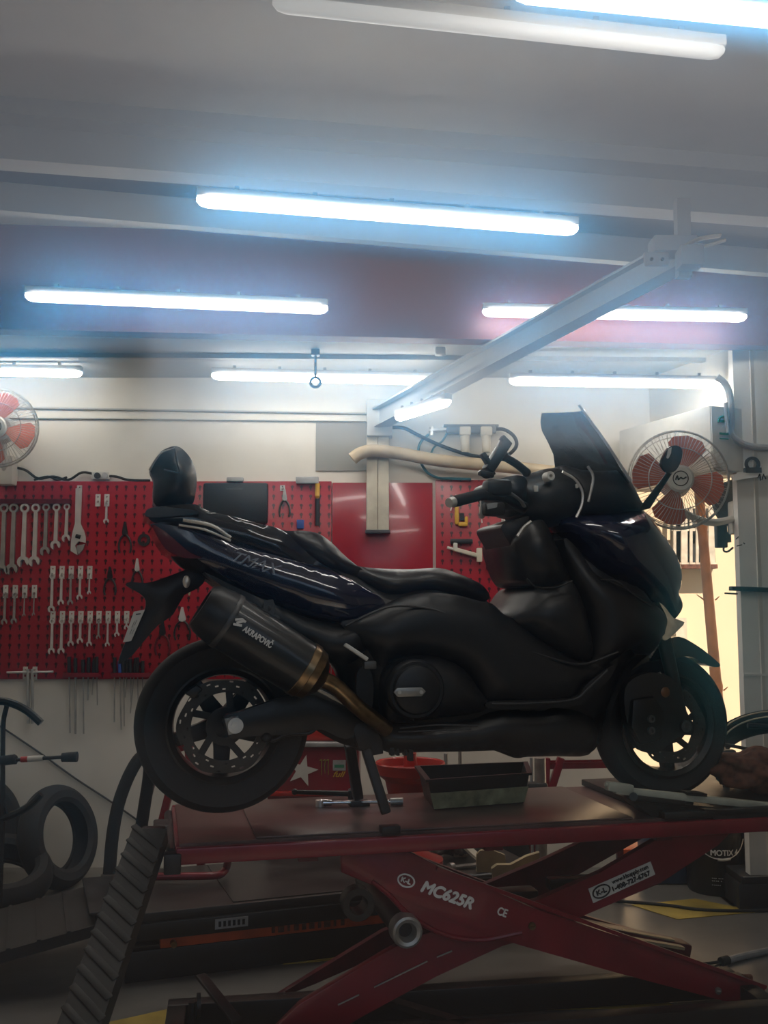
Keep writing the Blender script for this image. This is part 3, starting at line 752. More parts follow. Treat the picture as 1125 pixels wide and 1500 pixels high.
# model lettering on the side cover
mb = MB(); a_, b_ = S(343, 814, -.205), S(412, 836, -.205); xd = b_ - a_
text(mb, 'TMAX', (a_ + b_) / 2 + V3((0, -.004, 0)), xd, V3((0, 0, 1)), .030, xd.length * .98, bold=.0, shear=.45, ex=.0025)
part(mb, 'model_lettering', 'letter_silver')
# ---- swingarm, stand, pegs
infl('swingarm', 'plastic', [(328, 1050), (350, 1042), (400, 1025), (440, 1012), (480, 1018), (520, 1035), (530, 1062), (505, 1082), (470, 1068), (440, 1072), (405, 1076), (360, 1078), (335, 1080)], -.14, .03, .02, .016, c=-.14)
infl('transmission_case', 'black_paint', [(420, 1000), (470, 990), (520, 1010), (560, 1040), (560, 1090), (520, 1096), (480, 1080), (440, 1050)], -.12, .11, .03, .08)
mb = MB(); mb.tube(SL([(388, 1080), (400, 1085), (420, 1076), (452, 1074), (468, 1062)], -.15), .006); mb.ball(S(390, 1080, -.15), .018, 12); part(mb, 'brake_hose', 'iron')
mb = MB(); mb.tube(SL([(456, 1006), (480, 1018), (506, 1032)], -.18), .006); part(mb, 'brake_line', 'dull_steel')
mb = MB(); mb.prism(SL([(515, 1060), (545, 1058), (560, 1085), (562, 1104), (540, 1108), (525, 1095)], -.16), (0, .02, 0), bev=.003)
st = part(mb, 'center_stand', 'iron')
mb = MB(); mb.bar(S(536, 1098, -.15), S(566, 1192, -.21), .03, .03, up=(0, 1, 0), bev=.006)
fx = S(571, 1199, -.215); fx.z = .012; mb.box(fx, (.06, .045, .024), bev=.004); part(mb, 'leg', 'iron', st)
mb = MB(); fx2 = S(526, 1182, .20); fx2.z = .012
mb.bar(S(512, 1090, .10), fx2 + V3((-.004, 0, .02)), .035, .035, up=(0, 1, 0), bev=.006); mb.box(fx2, (.07, .045, .024), bev=.004); part(mb, 'leg', 'iron', st)
part(MB().tube([S(545, 1098, -.15), S(520, 1092, .10)], .014, n=12), 'crossbar', 'iron', st)
mb = MB(); mb.bar(S(505, 944, -.24), S(538, 966, -.24), .02, .012, bev=.003); pg = part(mb, 'footpeg', 'sticker_white')
mb = MB(); mb.box(S(541, 974, -.235), (.04, .03, .025), bev=.004); part(mb, 'footpeg_hinge', 'grey_alloy', pg)
infl('stand_spring_cover', 'iron', [(522, 985), (540, 980), (546, 1010), (540, 1050), (524, 1050)], -.17, .02, .012, .012, c=-.17)
# ---- fork, front fender, caliper
infl('front_fender', 'gloss_black', [(912, 985), (935, 962), (962, 940), (984, 932), (1010, 945), (1030, 960), (1043, 972), (1040, 976), (1026, 974), (1004, 962), (985, 962), (962, 975), (945, 985), (925, 1000)], 0, .075, .02, .05)
mb = MB()
for lt in (-.10, .10):
    mb.cyl(S(950, 930, 0) + V3((0, lt, 0)), FCn + V3((.02, lt, .05)), .026, .022, n=20)
part(mb, 'fork', 'black_paint')
mb = MB(); mb.tube([S(965, 985, -.11), S(975, 1000, -.115), S(985, 1015, -.115)], .006); part(mb, 'fork_rod', 'dull_steel')
infl('fork_guard', 'plastic', [(915, 1000), (945, 985), (975, 990), (992, 1010), (1000, 1040), (1010, 1058), (1008, 1072), (985, 1080), (960, 1100), (935, 1098), (918, 1070), (910, 1030)], -.11, .028, .02, .018, c=-.115)
mb = MB(); q = S(1006, 1064, -.15); mb.cyl(q, q + V3((0, .09, 0)), .020, n=24); mb.cyl(q - V3((0, .003, 0)), q, .009, .012, n=12); part(mb, 'axle_bolt', 'grey_alloy')
cal = part(MB().prism(SL([(928, 1025), (960, 1020), (975, 1045), (970, 1085), (940, 1092), (925, 1065)], -.16), (0, .05, 0), bev=.01), 'front_caliper', 'black_paint')
for y in (1053, 1070):
    q = S(953, y, -.16); mb = MB(); mb.lathe([(.0, .004), (.005, .004), (.006, .010), (.013, .010), (.014, .0), (.0, -.002)], YT(q), 20); part(mb, 'bolt', 'grey_alloy', cal)
mb = MB(); mb.ball(S(972, 1014, -.13), (.024, .018, .024), 16); part(mb, 'side_reflector', 'amber', label='amber round reflector')
# ================================================================== SCISSOR LIFT
LA, LB = PZ(258, 1238, ZT), PZ(920, 1203, ZT)
LU = (LB - LA).normalized(); LV = V3((-LU.y, LU.x, 0)); LYAW = math.atan2(LU.y, LU.x)
LW = .64; LLEN = 2.35
def LP(px, py, lat=0.):                       # world point of an upright plane of the lift, lat metres behind its near edge
    r = ray(px, py); t = ((LA + LV * lat - CAM).dot(LV)) / r.dot(LV); return CAM + r * t
def LQ(u, lat, z): q = LA + LU * u + LV * lat; return V3((q.x, q.y, z))
RL = Matrix((LU, LV, V3((0, 0, 1)))).transposed()
li = thing('scissor_lift', 'red scissor lift table raised under the scooter, with a black ramp', 'lift', LQ(.9, .3, 0), LYAW)
def lpart(mb, name, m, parent=None, **k): return mb.build(name, m, parent or li, **k)
# deck: plates with a gap, red rim
mb = MB(); mb.box(LQ(LLEN / 2, LW / 2, ZT - .012), (LLEN - .02, LW - .03, .024), RL); dk = lpart(mb, 'platform', 'deck', label='worn dark red-brown platform')
sx = (PZ(440, 1180, ZT) - LA).dot(LU)
mb = MB(); mb.box(LQ(sx + .42, LW / 2, ZT + .003), (1.25, LW - .05, .006), RL, .002); lpart(mb, 'tread_plate', 'deck', dk)
mb = MB()
mb.box(LQ(LLEN / 2, -.004, ZT - .031), (LLEN, .03, .047), RL, .004); mb.box(LQ(LLEN / 2, LW + .004, ZT - .031), (LLEN, .03, .047), RL, .004)
mb.box(LQ(.012, LW / 2, ZT - .031), (.03, LW - .03, .047), RL, .004); mb.box(LQ(LLEN - .01, LW / 2, ZT - .031), (.03, LW - .03, .047), RL, .004)
lpart(mb, 'platform_rim', 'red_paint', dk)
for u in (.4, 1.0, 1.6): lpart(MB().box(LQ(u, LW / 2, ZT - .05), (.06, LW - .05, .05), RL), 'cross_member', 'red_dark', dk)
# front end plate, darker and wider, with the wheel vise
e0 = (PZ(962, 1200, ZT) - LA).dot(LU)
mb = MB(); mb.box(LQ(e0 + .62, LW / 2, ZT + .012), (1.2, LW + .02, .024), RL, .004); lpart(mb, 'front_plate', 'black_paint')
vz = ZT + .16
def VB(px, py, lat=.03): return LP(px, py, lat)
mb = MB(); mb.bar(VB(900, 1157), VB(1140, 1182), .03, .024, bev=.004); vs = lpart(mb, 'wheel_vise', 'pale_metal')
mb = MB(); mb.bar(VB(889, 1151), VB(925, 1156), .035, .03, bev=.004); mb.cyl(VB(886, 1149), VB(900, 1151), .006, n=10); lpart(mb, 'vise_screw', 'pale_metal', vs)
mb = MB(); mb.bar(VB(918, 1166, .035), VB(1000, 1176, .035), .05, .020, bev=.005); mb.cyl(VB(928, 1167, .0), VB(928, 1167, .06), .014, n=16); mb.bar(VB(1002, 1161, .03), VB(1030, 1163, .03), .05, .010)
mb.bar(VB(1010, 1163, .05), VB(1006, 1186, .05), .03, .03, bev=.004); lpart(mb, 'vise_jaw', 'black_paint', vs)
mb = MB(); mb.prism([VB(925, 1172), VB(1020, 1180), VB(1135, 1190), VB(1140, 1212), VB(1010, 1204), VB(955, 1196)], LV * .10); lpart(mb, 'vise_base', 'black_paint', vs)
mb = MB(); mb.prism([VB(1030, 1185, -.01), VB(1140, 1192, -.01), VB(1140, 1220, -.01), VB(1060, 1212, -.01)], LV * .04); lpart(mb, 'vise_cheek', 'iron', vs)
mb = MB(); mb.cyl(LQ(-.012, .02, ZT - .03), LQ(-.012, .60, ZT - .03), .016, n=12); mb.box(LQ(-.01, .0, ZT - .05), (.05, .05, .06), RL, .006); mb.box(LQ(-.03, .40, ZT - .04), (.07, .12, .05), RL, .006); lpart(mb, 'hinge', 'iron')
# narrow ribbed ramp rail leaning from the lift's left corner to the floor, towards the window
T0 = P(219, 1214, 3.05); Tm = P(116, 1500, 2.42); RD = Tm - T0; RD = RD * ((T0.z - .02) / -RD.z); RDn = RD.normalized()
wd = V3((-RDn.y, RDn.x, 0)).normalized()
if wd.x < 0: wd = -wd
rup = wd.cross(RDn); rup = -rup if rup.z < 0 else rup
rpt = thing('ramp_rail', 'narrow ribbed black ramp rail leaning from the red lift down to the floor', 'ramp', T0 + RD)
hw = .052
mb = MB(); mb.prism([T0 - wd * hw, T0 + wd * hw, T0 + RD + wd * hw, T0 + RD - wd * hw], rup * -.05); rr_ = mb.build('rail', 'ramp_black', rpt)
nR = 26
for k in range(nR):
    q = T0 + RD * ((k + .6) / nR); mb = MB(); mb.bar(q - wd * hw - RDn * .05 + rup * .001, q + wd * hw + RDn * .05 + rup * .001, .020, .007, up=rup, bev=.003); mb.build('tread_rib', 'ramp_black', rpt)
mb = MB(); mb.box(T0 + V3((.005, .02, -.03)), (.07, .05, .06), None, .006); mb.build('hook_plate', 'iron', rpt)
# scissor arms
def arm(name, pts, lat, th, m, **k):
    mb = MB(); mb.prism([LP(x, y, lat) for x, y in pts], LV * th, bev=.003); return lpart(mb, name, m, **k)
oa = arm('outer_arm', [(500, 1235), (575, 1235), (640, 1268), (780, 1330), (950, 1386), (1122, 1446), (1118, 1472), (1060, 1466), (900, 1424), (760, 1384), (700, 1364), (600, 1320), (500, 1278)], .045, .03, 'red_paint')
mb = MB(); mb.prism([LP(x, y, .05) for x, y in cr([(545, 1290, 0), (572, 1312, 0), (600, 1340, 0), (650, 1368, 0), (705, 1376, 0), (762, 1366, 0)], 3) for x, y in [(x, y)]] if False else [LP(p.x, p.y, .05) for p in cr([(545, 1290, 0), (572, 1312, 0), (600, 1340, 0), (650, 1368, 0), (705, 1376, 0), (762, 1366, 0)], 3)], LV * .03)
lpart(mb, 'gusset', 'red_paint', oa)
mb = MB(); mb.tube([LP(p[0], p[1], .046) for p in ((545, 1291), (572, 1313), (600, 1341), (650, 1369), (705, 1377), (764, 1366))], .008); lpart(mb, 'gusset_lip', 'red_paint', oa)
mb = MB(); mb.bar(LP(640, 1272, .04), LP(1122, 1446, .04), .012, .010, up=LV); lpart(mb, 'arm_flange', 'red_paint', oa)
ib = arm('inner_arm', [(1010, 1217), (1078, 1213), (1052, 1238), (968, 1294), (830, 1352), (790, 1370), (735, 1386), (640, 1430), (540, 1484), (470, 1525), (385, 1525), (440, 1470), (560, 1398), (605, 1372), (700, 1345), (790, 1318), (880, 1278), (970, 1224)], .095, .03, 'red_paint')
mb = MB(); mb.bar(LP(548, 1446, .09), LP(626, 1408, .09), .004, .003, up=LV); mb.bar(LP(640, 1402, .09), LP(662, 1393, .09), .004, .003, up=LV); mb.bar(LP(495, 1472, .09), LP(526, 1457, .09), .004, .003, up=LV); lpart(mb, 'scratch', 'dull_steel', ib)
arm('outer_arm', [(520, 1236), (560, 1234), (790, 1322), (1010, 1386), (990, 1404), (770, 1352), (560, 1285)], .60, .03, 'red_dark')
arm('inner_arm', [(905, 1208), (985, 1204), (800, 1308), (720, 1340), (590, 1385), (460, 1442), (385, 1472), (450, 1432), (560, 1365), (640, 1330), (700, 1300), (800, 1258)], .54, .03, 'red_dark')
def pin(px, py, lat, r, m, ln=.05, **k):
    q = LP(px, py, lat); mb = MB(); mb.cyl(q, q + LV * ln, r, n=20); mb.ball(q, (r * .8, r * .8, r * .3), 12); return lpart(mb, 'pivot_pin', m, **k)
pin(780, 1357, .038, .012, 'bronze'); pin(1053, 1452, .038, .011, 'dull_steel')
q = LP(597, 1366, .0); Tq = axisT(q, -LV)
mb = MB(); mb.lathe([(.022, -.02), (.030, .002), (.040, .006), (.047, .002), (.049, -.01), (.049, -.05), (.022, -.05)], Tq, 40, closed=True); rol = lpart(mb, 'roller', 'dull_steel')
mb = MB(); mb.cyl(q + LV * .03, q + LV * .62, .040, n=32); lpart(mb, 'cross_tube', 'iron', rol)
q2 = LP(520, 1318, .12); mb = MB(); mb.lathe([(.03, -.03), (.05, .0), (.05, .06), (.03, .06)], axisT(q2, -LV), 32, closed=True); lpart(mb, 'roller', 'black_paint')
# sticker and lettering
sd = (LP(953, 1287, .09) - LP(867, 1328, .09)).normalized(); su = (-LV).cross(sd) if False else sd.cross(LV)
if su.z < 0: su = -su
spts = [LP(x, y, .092) for x, y in ((862, 1302), (953, 1262), (960, 1281), (869, 1323))]
mb = MB(); mb.prism(spts, LV * .002); stk = lpart(mb, 'web_sticker', 'sticker_white', ib, label='white supplier sticker')
xd = spts[1] - spts[0]; yd = spts[0] - spts[3]
def on_st(a, b): return spts[3] + (spts[2] - spts[3]) * a + (spts[0] - spts[3]) * b - LV * .0015
mb = MB(); text(mb, 'www.klsupply.com', on_st(.64, .70), xd, yd, .017, xd.length * .58, bold=0, fat=.0005)
text(mb, '1-408-727-6767', on_st(.63, .30), xd, yd, .015, xd.length * .60, bold=0, fat=.0007)
text(mb, 'K-L', on_st(.165, .5), xd, yd, .015, .036, bold=0, fat=.001)
def oval(mb, c, a, b, w, xd, yd, zd):
    x = V3(xd).normalized(); y = (V3(yd) - x * V3(yd).dot(x)).normalized(); z = x.cross(y)
    T = Matrix.Translation(c) @ Matrix((x, y, z)).transposed().to_4x4()
    o = [(a * math.cos(t * math.pi / 16), b * math.sin(t * math.pi / 16)) for t in range(32)]; i = [((a - w) * math.cos(t * math.pi / 16), (b - w) * math.sin(t * math.pi / 16)) for t in range(32)]
    mb.plate(o, T, .002, holes=[i]); return mb
oval(mb, on_st(.165, .5), .034, .022, .005, xd, yd, LV)
lpart(mb, 'sticker_print', 'letter_black', stk)
ad = LP(740, 1341, .04) - LP(590, 1287, .04); ay = ad.cross(LV); ay = -ay if ay.z < 0 else ay
mb = MB(); c_ = LP(595, 1290, .043)
oval(mb, c_, .030, .021, .005, ad, ay, LV); text(mb, 'K-L', c_, ad, ay, .014, .032, bold=0, fat=.001)
text(mb, 'MC625R', LP(656, 1311, .043), ad, ay, .034, .178, bold=0, shear=.2, fat=.0022)
text(mb, 'CE', LP(736, 1336, .043), ad, ay, .024, .032, bold=.0, fat=.0008)
lpart(mb, 'model_lettering', 'letter_white', oa)
# base frame
def LZ(px, py, z): return PZ(px, py, z)
mb = MB()
b0, b1 = LZ(246, 1468, .10), LZ(1135, 1415, .10)
bu = (b1 - b0).normalized(); bv = V3((-bu.y, bu.x, 0))
n0, n1 = LZ(800, 1503, .09), LZ(1135, 1472, .09)
wB = (b0 - n1).dot(bv)
def BQ(u, v, z): q = b0 + bu * u - bv * v; return V3((q.x, q.y, z))
mb.bar(BQ(0, 0, .055), BQ(1.95, 0, .055), .06, .09, bev=.004); mb.bar(BQ(0, wB, .055), BQ(1.95, wB, .055), .06, .09, bev=.004)
mb.bar(BQ(.03, .03, .055), BQ(.03, wB - .03, .055), .06, .09, bev=.004); mb.bar(BQ(1.93, .03, .055), BQ(1.93, wB - .03, .055), .06, .09, bev=.004)
bf = lpart(mb, 'base_frame', 'black_paint')
mb = MB(); q = BQ(.11, wB * .45, .17); mb.bar(q + LV * .10 + V3((0, 0, .02)), q - LV * .14 + V3((.1, 0, -.03)), .035, .012, bev=.003); mb.lathe([(.0, -.006), (.035, -.006), (.035, .006), (.0, .006)], axisT(BQ(.10, wB * .3, .12), LU), 24)
mb.cyl(BQ(.08, wB * .3, .03), BQ(.08, wB * .3, .13), .012, n=10); lpart(mb, 'lock_lever', 'iron', bf)
mb = MB(); mb.cyl(LZ(1117, 1483, .07), LZ(1117, 1483, .07) - LV * .02, .008, n=12); lpart(mb, 'bolt', 'steel', bf)
mb = MB(); mb.bar(BQ(.66, .02, .09), BQ(.92, wB, .09), .04, .02); lpart(mb, 'diagonal_strut', 'iron', bf)
mb = MB(); mb.bar(LP(830, 1350, .3), LP(985, 1378, .3), .03, .014); mb.bar(LP(870, 1366, .25), LP(1000, 1388, .25), .03, .010); hy = lpart(mb, 'ram_edge', 'tan_plate')
mb = MB(); mb.bar(LP(800, 1350, .32), LP(1005, 1392, .32), .08, .06, bev=.01); lpart(mb, 'ram_body', 'red_dark')
mb = MB(); mb.box(LP(745, 1315, .35), (.20, .08, .06), RL, .01); mb.box(LP(840, 1292, .4), (.20, .05, .04), RL, .006); lpart(mb, 'valve_block', 'black_paint')

# ---- things lying on the deck
mb = MB(); o4 = [PZ(x, y, ZT + .007) for x, y in ((632, 1187), (771, 1176), (766, 1158), (617, 1165))]; 
c = sum(o4, V3((0, 0, 0))) / 4
t = thing('drain_pan', 'rectangular black oil drain pan with milky film, on the lift deck', 'pan', c, LYAW)
ins = []; hgt = .105
def rectq(s, z): return [V3((c.x + (p.x - c.x) * s, c.y + (p.y - c.y) * s, z)) for p in o4]
rings = [rectq(.95, ZT + .007), rectq(1.06, ZT + hgt), rectq(1.12, ZT + hgt), rectq(1.12, ZT + hgt + .008), rectq(1.02, ZT + hgt + .008), rectq(.90, ZT + .02)]
mb = MB(); mb.skin([mb.ring(r) for r in rings]); mb.build('basin', 'black_paint', t)
a_, b_, c2_, d_ = rectq(.953, ZT + .010)[:2] + rectq(1.035, ZT + .066)[:2][::-1]
off = -LV * .003
mb = MB(); mb.prism([a_ + off, b_ + off, c2_ + off * 1.5, d_ + off * 1.5], off); mb.build('oily_film', 'pan_film', t)
w0, w1 = PZ(469, 1176, ZT + .02), PZ(590, 1174, ZT + .02)
t = thing('socket_wrench', 'chrome ratchet wrench with socket lying by the centre stand', 'wrench', (w0 + w1) / 2 - V3((0, 0, .013)), LYAW)
d = (w1 - w0).normalized(); mb = MB(); mb.cyl(w0, w0 + d * .04, .014, .010, n=14); mb.cyl(w0 + d * .04, w1 - d * .04, .006, n=12); mb.build('handle', 'chrome', t)
mb = MB(); mb.cyl(w1 - d * .045, w1, .013, n=16); mb.build('socket', 'dull_steel', t)
mb = MB(); mb.cyl(w0 + V3((0, 0, -.013)), w0 + V3((0, 0, .010)), .016, n=16); mb.build('ratchet_head', 'steel', t)
p0, p1 = PZ(432, 1160, ZT + .027), PZ(520, 1163, ZT + .027)
d = (p1 - p0).normalized()
mb = MB(); mb.cyl(p0, p1, .008, .011, n=12); mb.ball(p0, .012, 12); mb.box(p1, (.05, .05, .034), bev=.005); mb.box(p1 + d * .01 + V3((0, 0, -.005)), (.02, .02, .026))
tag(mb.build('breaker_bar', 'black_paint'), 'long black breaker bar lying behind the chrome wrench', 'tool')
# brown rag on the front plate
mb = MB(); rr = random.Random(3); cx = LP(1108, 1150, .20)
bmesh.ops.create_icosphere(mb.bm, subdivisions=4, radius=1, matrix=Matrix.Translation(cx))
for v in mb.bm.verts:
    d = v.co - cx; k = 1 + .25 * math.sin(d.x * 5 + 1) * math.cos(d.z * 6) + .12 * math.sin(d.y * 13 + d.x * 9)
    v.co = cx + V3((d.x * .15, d.y * .10, d.z * .065)) * k
zf = min(v.co.z for v in mb.bm.verts)
for v in mb.bm.verts: v.co.z += (ZT + .024) - zf
tag(mb.build('rag', 'brown_cloth', ang=80), 'crumpled brown rag on the front end of the lift', 'rag')
# ================================================================== BACK WALL: boards and tools
BT = .022                                    # board thickness
BF = WY - BT                                 # board front face
def WP(px, py, off=0.): return P(px, py, BF - off)
def board(name, x0, x1, y0, y1, m, label, cat, lip=True):
    a, b = P(x0, y0, BF), P(x1, y1, BF)
    mb = MB(); mb.box(((a.x + b.x) / 2, WY - BT / 2, (a.z + b.z) / 2), (b.x - a.x, BT, a.z - b.z), None, .002)
    o = mb.build(name, m); return tag(o, label, cat)
board('pegboard', -75, 484, 705, 995, 'peg_red', 'long red perforated tool board on the left, full of wrenches', 'tool board')
board('wall_panel', 487, 635, 707, 995, 'panel_red', 'smooth glossy red panel behind the white trunking, without holes', 'panel')
board('pegboard', 638, 893, 703, 995, 'peg_red', 'red perforated tool board on the right, behind the scooter dash', 'tool board')
PXM = 5.378 / F                              # metres per photo pixel on the boards

def hook(px, y0, y1, label, group):
    a = WP(px, y0); h = (y1 - y0) * PXM; w = 7.2 * PXM
    T = axisT(V3((a.x, BF - .003, a.z - h / 2)), (0, -1, 0), (1, 0, 0))
    mb = MB(); hl = lambda cz, r: [(r * math.cos(t * math.pi / 6), cz + r * math.sin(t * math.pi / 6)) for t in range(12)]
    mb.plate([(-w / 2, -h / 2), (w / 2, -h / 2), (w / 2, h / 2), (-w / 2, h / 2)], T, .006, holes=[hl(h * .28, w * .16), hl(-h * .12, w * .24)])
    mb.cyl(V3((a.x, BF - .004, a.z - h * .62)), V3((a.x, BF - .022, a.z - h * .56)), .004, n=8)
    return tag(mb.build('tool_hook', 'white_plastic'), label, 'hook', group)
def wrench(px, y0, y1, wpx, m, label, group, hooked=False):
    """combination wrench hanging ring up, open jaw down"""
    a = WP(px, y0); L = (y1 - y0) * PXM; w = wpx * PXM; th = max(.004, w * .22); off = BF - th * .66 - (.006 if hooked else .0005)
    def T(z): return axisT(V3((a.x, off, a.z - z)), (0, -1, 0), (1, 0, 0))
    mb = MB()
    R = w * .40; sh = w * .2
    rg = lambda r, n=20: [(r * math.cos(2 * math.pi * t / n), r * math.sin(2 * math.pi * t / n)) for t in range(n)]
    mb.plate(rg(R), T(R), th * 1.3, holes=[rg(R * .55, 12)])
    J = w * .5
    mb.prism([V3((a.x + s * q, off - th / 2, a.z - z)) for q, s, z in ((sh * .8, -1, R * 1.8), (sh * .8, 1, R * 1.8), (sh, 1, L - J * 1.7), (sh, -1, L - J * 1.7))], (0, th, 0))
    c = L - J; out = []
    for k in range(25):
        t = math.radians(-90 + 38 + (360 - 76) * k / 24) + math.radians(14); out.append((J * math.cos(t), J * math.sin(t)))
    inn = [(J * .42 * math.cos(math.radians(14) + math.radians(v)), J * .42 * math.sin(math.radians(14) + math.radians(v))) for v in (200, 150, 90, 30, -20)]
    mb.plate(out + inn, T(c), th * 1.25)
    return tag(mb.build('wrench', m, ang=30), label, 'wrench', group)

# row of large wrenches on a red rack
a, b = WP(-40, 735, .012), WP(104, 735, .012)
mb = MB(); mb.bar(a, b, .024, .022); mb.bar(a + V3((0, -.008, .012)), b + V3((0, -.008, .012)), .012, .004)
tag(mb.build('tool_rack', 'red_dark'), 'narrow dark red rack holding the row of large wrenches', 'rack')
big = [(8, 845, 17, 'dull_steel'), (22, 843, 17, 'dull_steel'), (38, 832, 17, 'steel'), (54, 831, 16, 'steel'), (69, 815, 14, 'dull_steel'), (84, 806, 14, 'steel'), (99, 795, 12, 'steel')]
for i, (x, y, w, m) in enumerate(big):
    wrench(x, 738, y, w, m, 'large hanging open-end wrench, %s from the left on the rack' % ORD[i], 'large wrenches on the red rack')
hook(117, 711, 724, 'white hook holding the adjustable wrench', 'white tool hooks')
# adjustable wrench
a = WP(117, 716); t = thing('adjustable_wrench', 'adjustable wrench with wide jaws, right of the large wrenches', 'wrench', V3((a.x, BF - .014, a.z - .37)))
T = axisT(V3((a.x, BF - .016, a.z)), (0, -1, 0), (1, 0, 0)); k = PXM
mb = MB(); mb.plate([(-4.5 * k, 0), (4.5 * k, 0), (4 * k, -52 * k), (9 * k, -62 * k), (12 * k, -72 * k), (12 * k, -80 * k), (2 * k, -78 * k), (-3 * k, -84 * k), (0, -92 * k), (1 * k, -98 * k), (-9 * k, -92 * k), (-9 * k, -78 * k), (-7 * k, -64 * k), (-4 * k, -52 * k)], T, .012); mb.build('body', 'steel', t)
mb = MB(); mb.plate([(0, -84 * k), (11 * k, -82 * k), (9 * k, -90 * k), (3 * k, -97 * k), (0, -92 * k)], T, .014); mb.build('sliding_jaw', 'dull_steel', t)
mb = MB(); mb.cyl(T @ V3((-2 * k, -70 * k, .002)), T @ V3((5 * k, -72 * k, .002)), .012, n=14); mb.build('thumb_screw', 'iron', t)

def hooked_row(xs, hy0, hy1, ys, ws, ms, where, group):
    for i, x in enumerate(xs):
        hook(x, hy0, hy1, 'white hook, %s from the left %s' % (ORD[i], where), 'white tool hooks')
        if ys[i] and 'top pair' in where: wrench(x, hy0 + 11, ys[i], ws[i], ms[i], 'small wrench hanging right of the adjustable wrench, under the top pair of white hooks', group, True)
        elif ys[i]: wrench(x, hy0 + 11, ys[i], ws[i], ms[i], '%s from the left of the wrenches %s' % (ORD[i], where), group, True)
ds, stl = 'dull_steel', 'steel'
hooked_row([144, 157], 724, 742, [None, 768], [8, 8], [stl, stl], 'in the top pair beside the adjustable wrench', 'small wrenches on white hooks')
hooked_row([9, 23, 37, 51], 857, 876, [915, 914, 903, 902], [9, 9, 4.5, 4.5], [ds, ds, ds, ds], 'in the row of four at the left edge', 'small wrenches on white hooks')
hooked_row([78, 91.5, 105, 118.5, 132], 829, 848, [897, 887, 887, 879, 871], [10, 9, 8.5, 8.5, 5.5], [stl, stl, ds, stl, stl], 'in the middle row of five', 'small wrenches on white hooks')
hooked_row([78, 92, 105.5, 119, 132.5, 145.5, 159, 172.5, 186], 895, 913, [958, 958, 947, 943, 947, 936, 947, 933, 922], [10, 10, 9, 9, 8, 6.5, 7, 7.5, 6.5], [stl, stl, stl, stl, stl, ds, stl, stl, stl], 'in the bottom row of nine', 'small wrenches on white hooks')

def pliers(px, y0, y1, wpx, hm, jm, label, flip=False, cat='pliers', group=None):
    a, b = WP(px, y0, .0075), WP(px, y1, .0075)
    if flip: a, b = b, a
    w = wpx * PXM; d = b - a
    t = thing('pliers', label, cat, V3((px and a.x, BF - .008, min(a.z, b.z))), 0, group)
    for s in (-1, 1):
        mb = MB(); mb.tube([a + d * .38, a + d * .55 + V3((s * w * .35, 0, 0)), a + d * .8 + V3((s * w * .48, 0, 0)), b + V3((s * w * .4, 0, 0))], .007, n=8, flat=.8); mb.build('handle', hm, t)
    mb = MB(); pv = a + d * .36; x = V3((1, 0, 0))
    mb.prism([p + V3((0, -.006, 0)) for p in (a - x * .004, a + x * .004, pv + x * w * .22, pv + d * .08 + x * w * .15, pv + d * .08 - x * w * .15, pv - x * w * .22)], (0, .012, 0))
    mb.cyl(pv + V3((0, -.01, 0)), pv + V3((0, .006, 0)), w * .16, n=12); mb.build('jaws', jm, t)
    return t
pliers(183, 764, 810, 19, 'plastic', 'iron', 'black pliers hanging jaws up, level with the adjustable wrench jaws')
pliers(161, 830, 872, 18, 'plastic', 'iron', 'black pliers with spread handles, right of the middle wrench row')
pliers(201, 818, 862, 16, 'plastic', 'steel', 'black pliers with bright needle jaws, above the scooter rear fender')
pliers(267, 889, 938, 24, 'plastic', 'steel', 'pliers with bright jaws on the red board between fender and muffler')
pliers(238, 908, 960, 22, 'red_dark', 'iron', 'dark red pliers right of the number plate')
pliers(271, 850, 872, 14, 'tan_plate', 'iron', 'small tan-handled pliers peeking out above the muffler tip')
pliers(417, 716, 757, 16, 'grey_alloy', 'dull_steel', 'grey-handled pliers on a white hook right of the black case')
hook(414, 711, 719, 'white hook holding the grey-handled pliers', 'white tool hooks')
mb = MB(); mb.lathe([(.018, -.006), (.034, -.006), (.034, .006), (.018, .006)], axisT(WP(211, 791, .008), (0, -1, 0)), 28, closed=True)
tag(mb.build('tape_roll', 'rubber'), 'small black tape ring on the red board behind the tail', 'tape')
# black case and clear clips
a, b = WP(299, 708), WP(393, 768)
t = thing('tool_case', 'flat black rectangular case hung on the red board behind the backrest', 'case', V3(((a.x + b.x) / 2, BF, b.z)))
mb = MB(); mb.box(((a.x + b.x) / 2, BF - .02, (a.z + b.z) / 2), (b.x - a.x, .04, a.z - b.z), None, .014); mb.build('shell', 'plastic', t)
mb = MB(); [mb.box(WP(x, 716, .0405), (.009, .002, h)) for x, h in ((333, .006), (336.5, .010), (340, .008), (343.5, .014), (347, .012), (350.5, .008), (354, .007))]; mb.build('worn_mark', 'grey_alloy', t)
for x0, x1, y0, y1, lb in ((333, 357, 700, 706, 'clear plastic clip on the board edge above the black case'), (434, 467, 699, 709, 'clear plastic clip on the board edge above the yellow screwdriver')):
    a, b = WP(x0, y0), WP(x1, y1); mb = MB(); mb.box(((a.x + b.x) / 2, BF - .015, (a.z + b.z) / 2), (b.x - a.x, .03, a.z - b.z), None, .004)
    tag(mb.build('board_clip', 'grey_hose'), lb, 'clip')
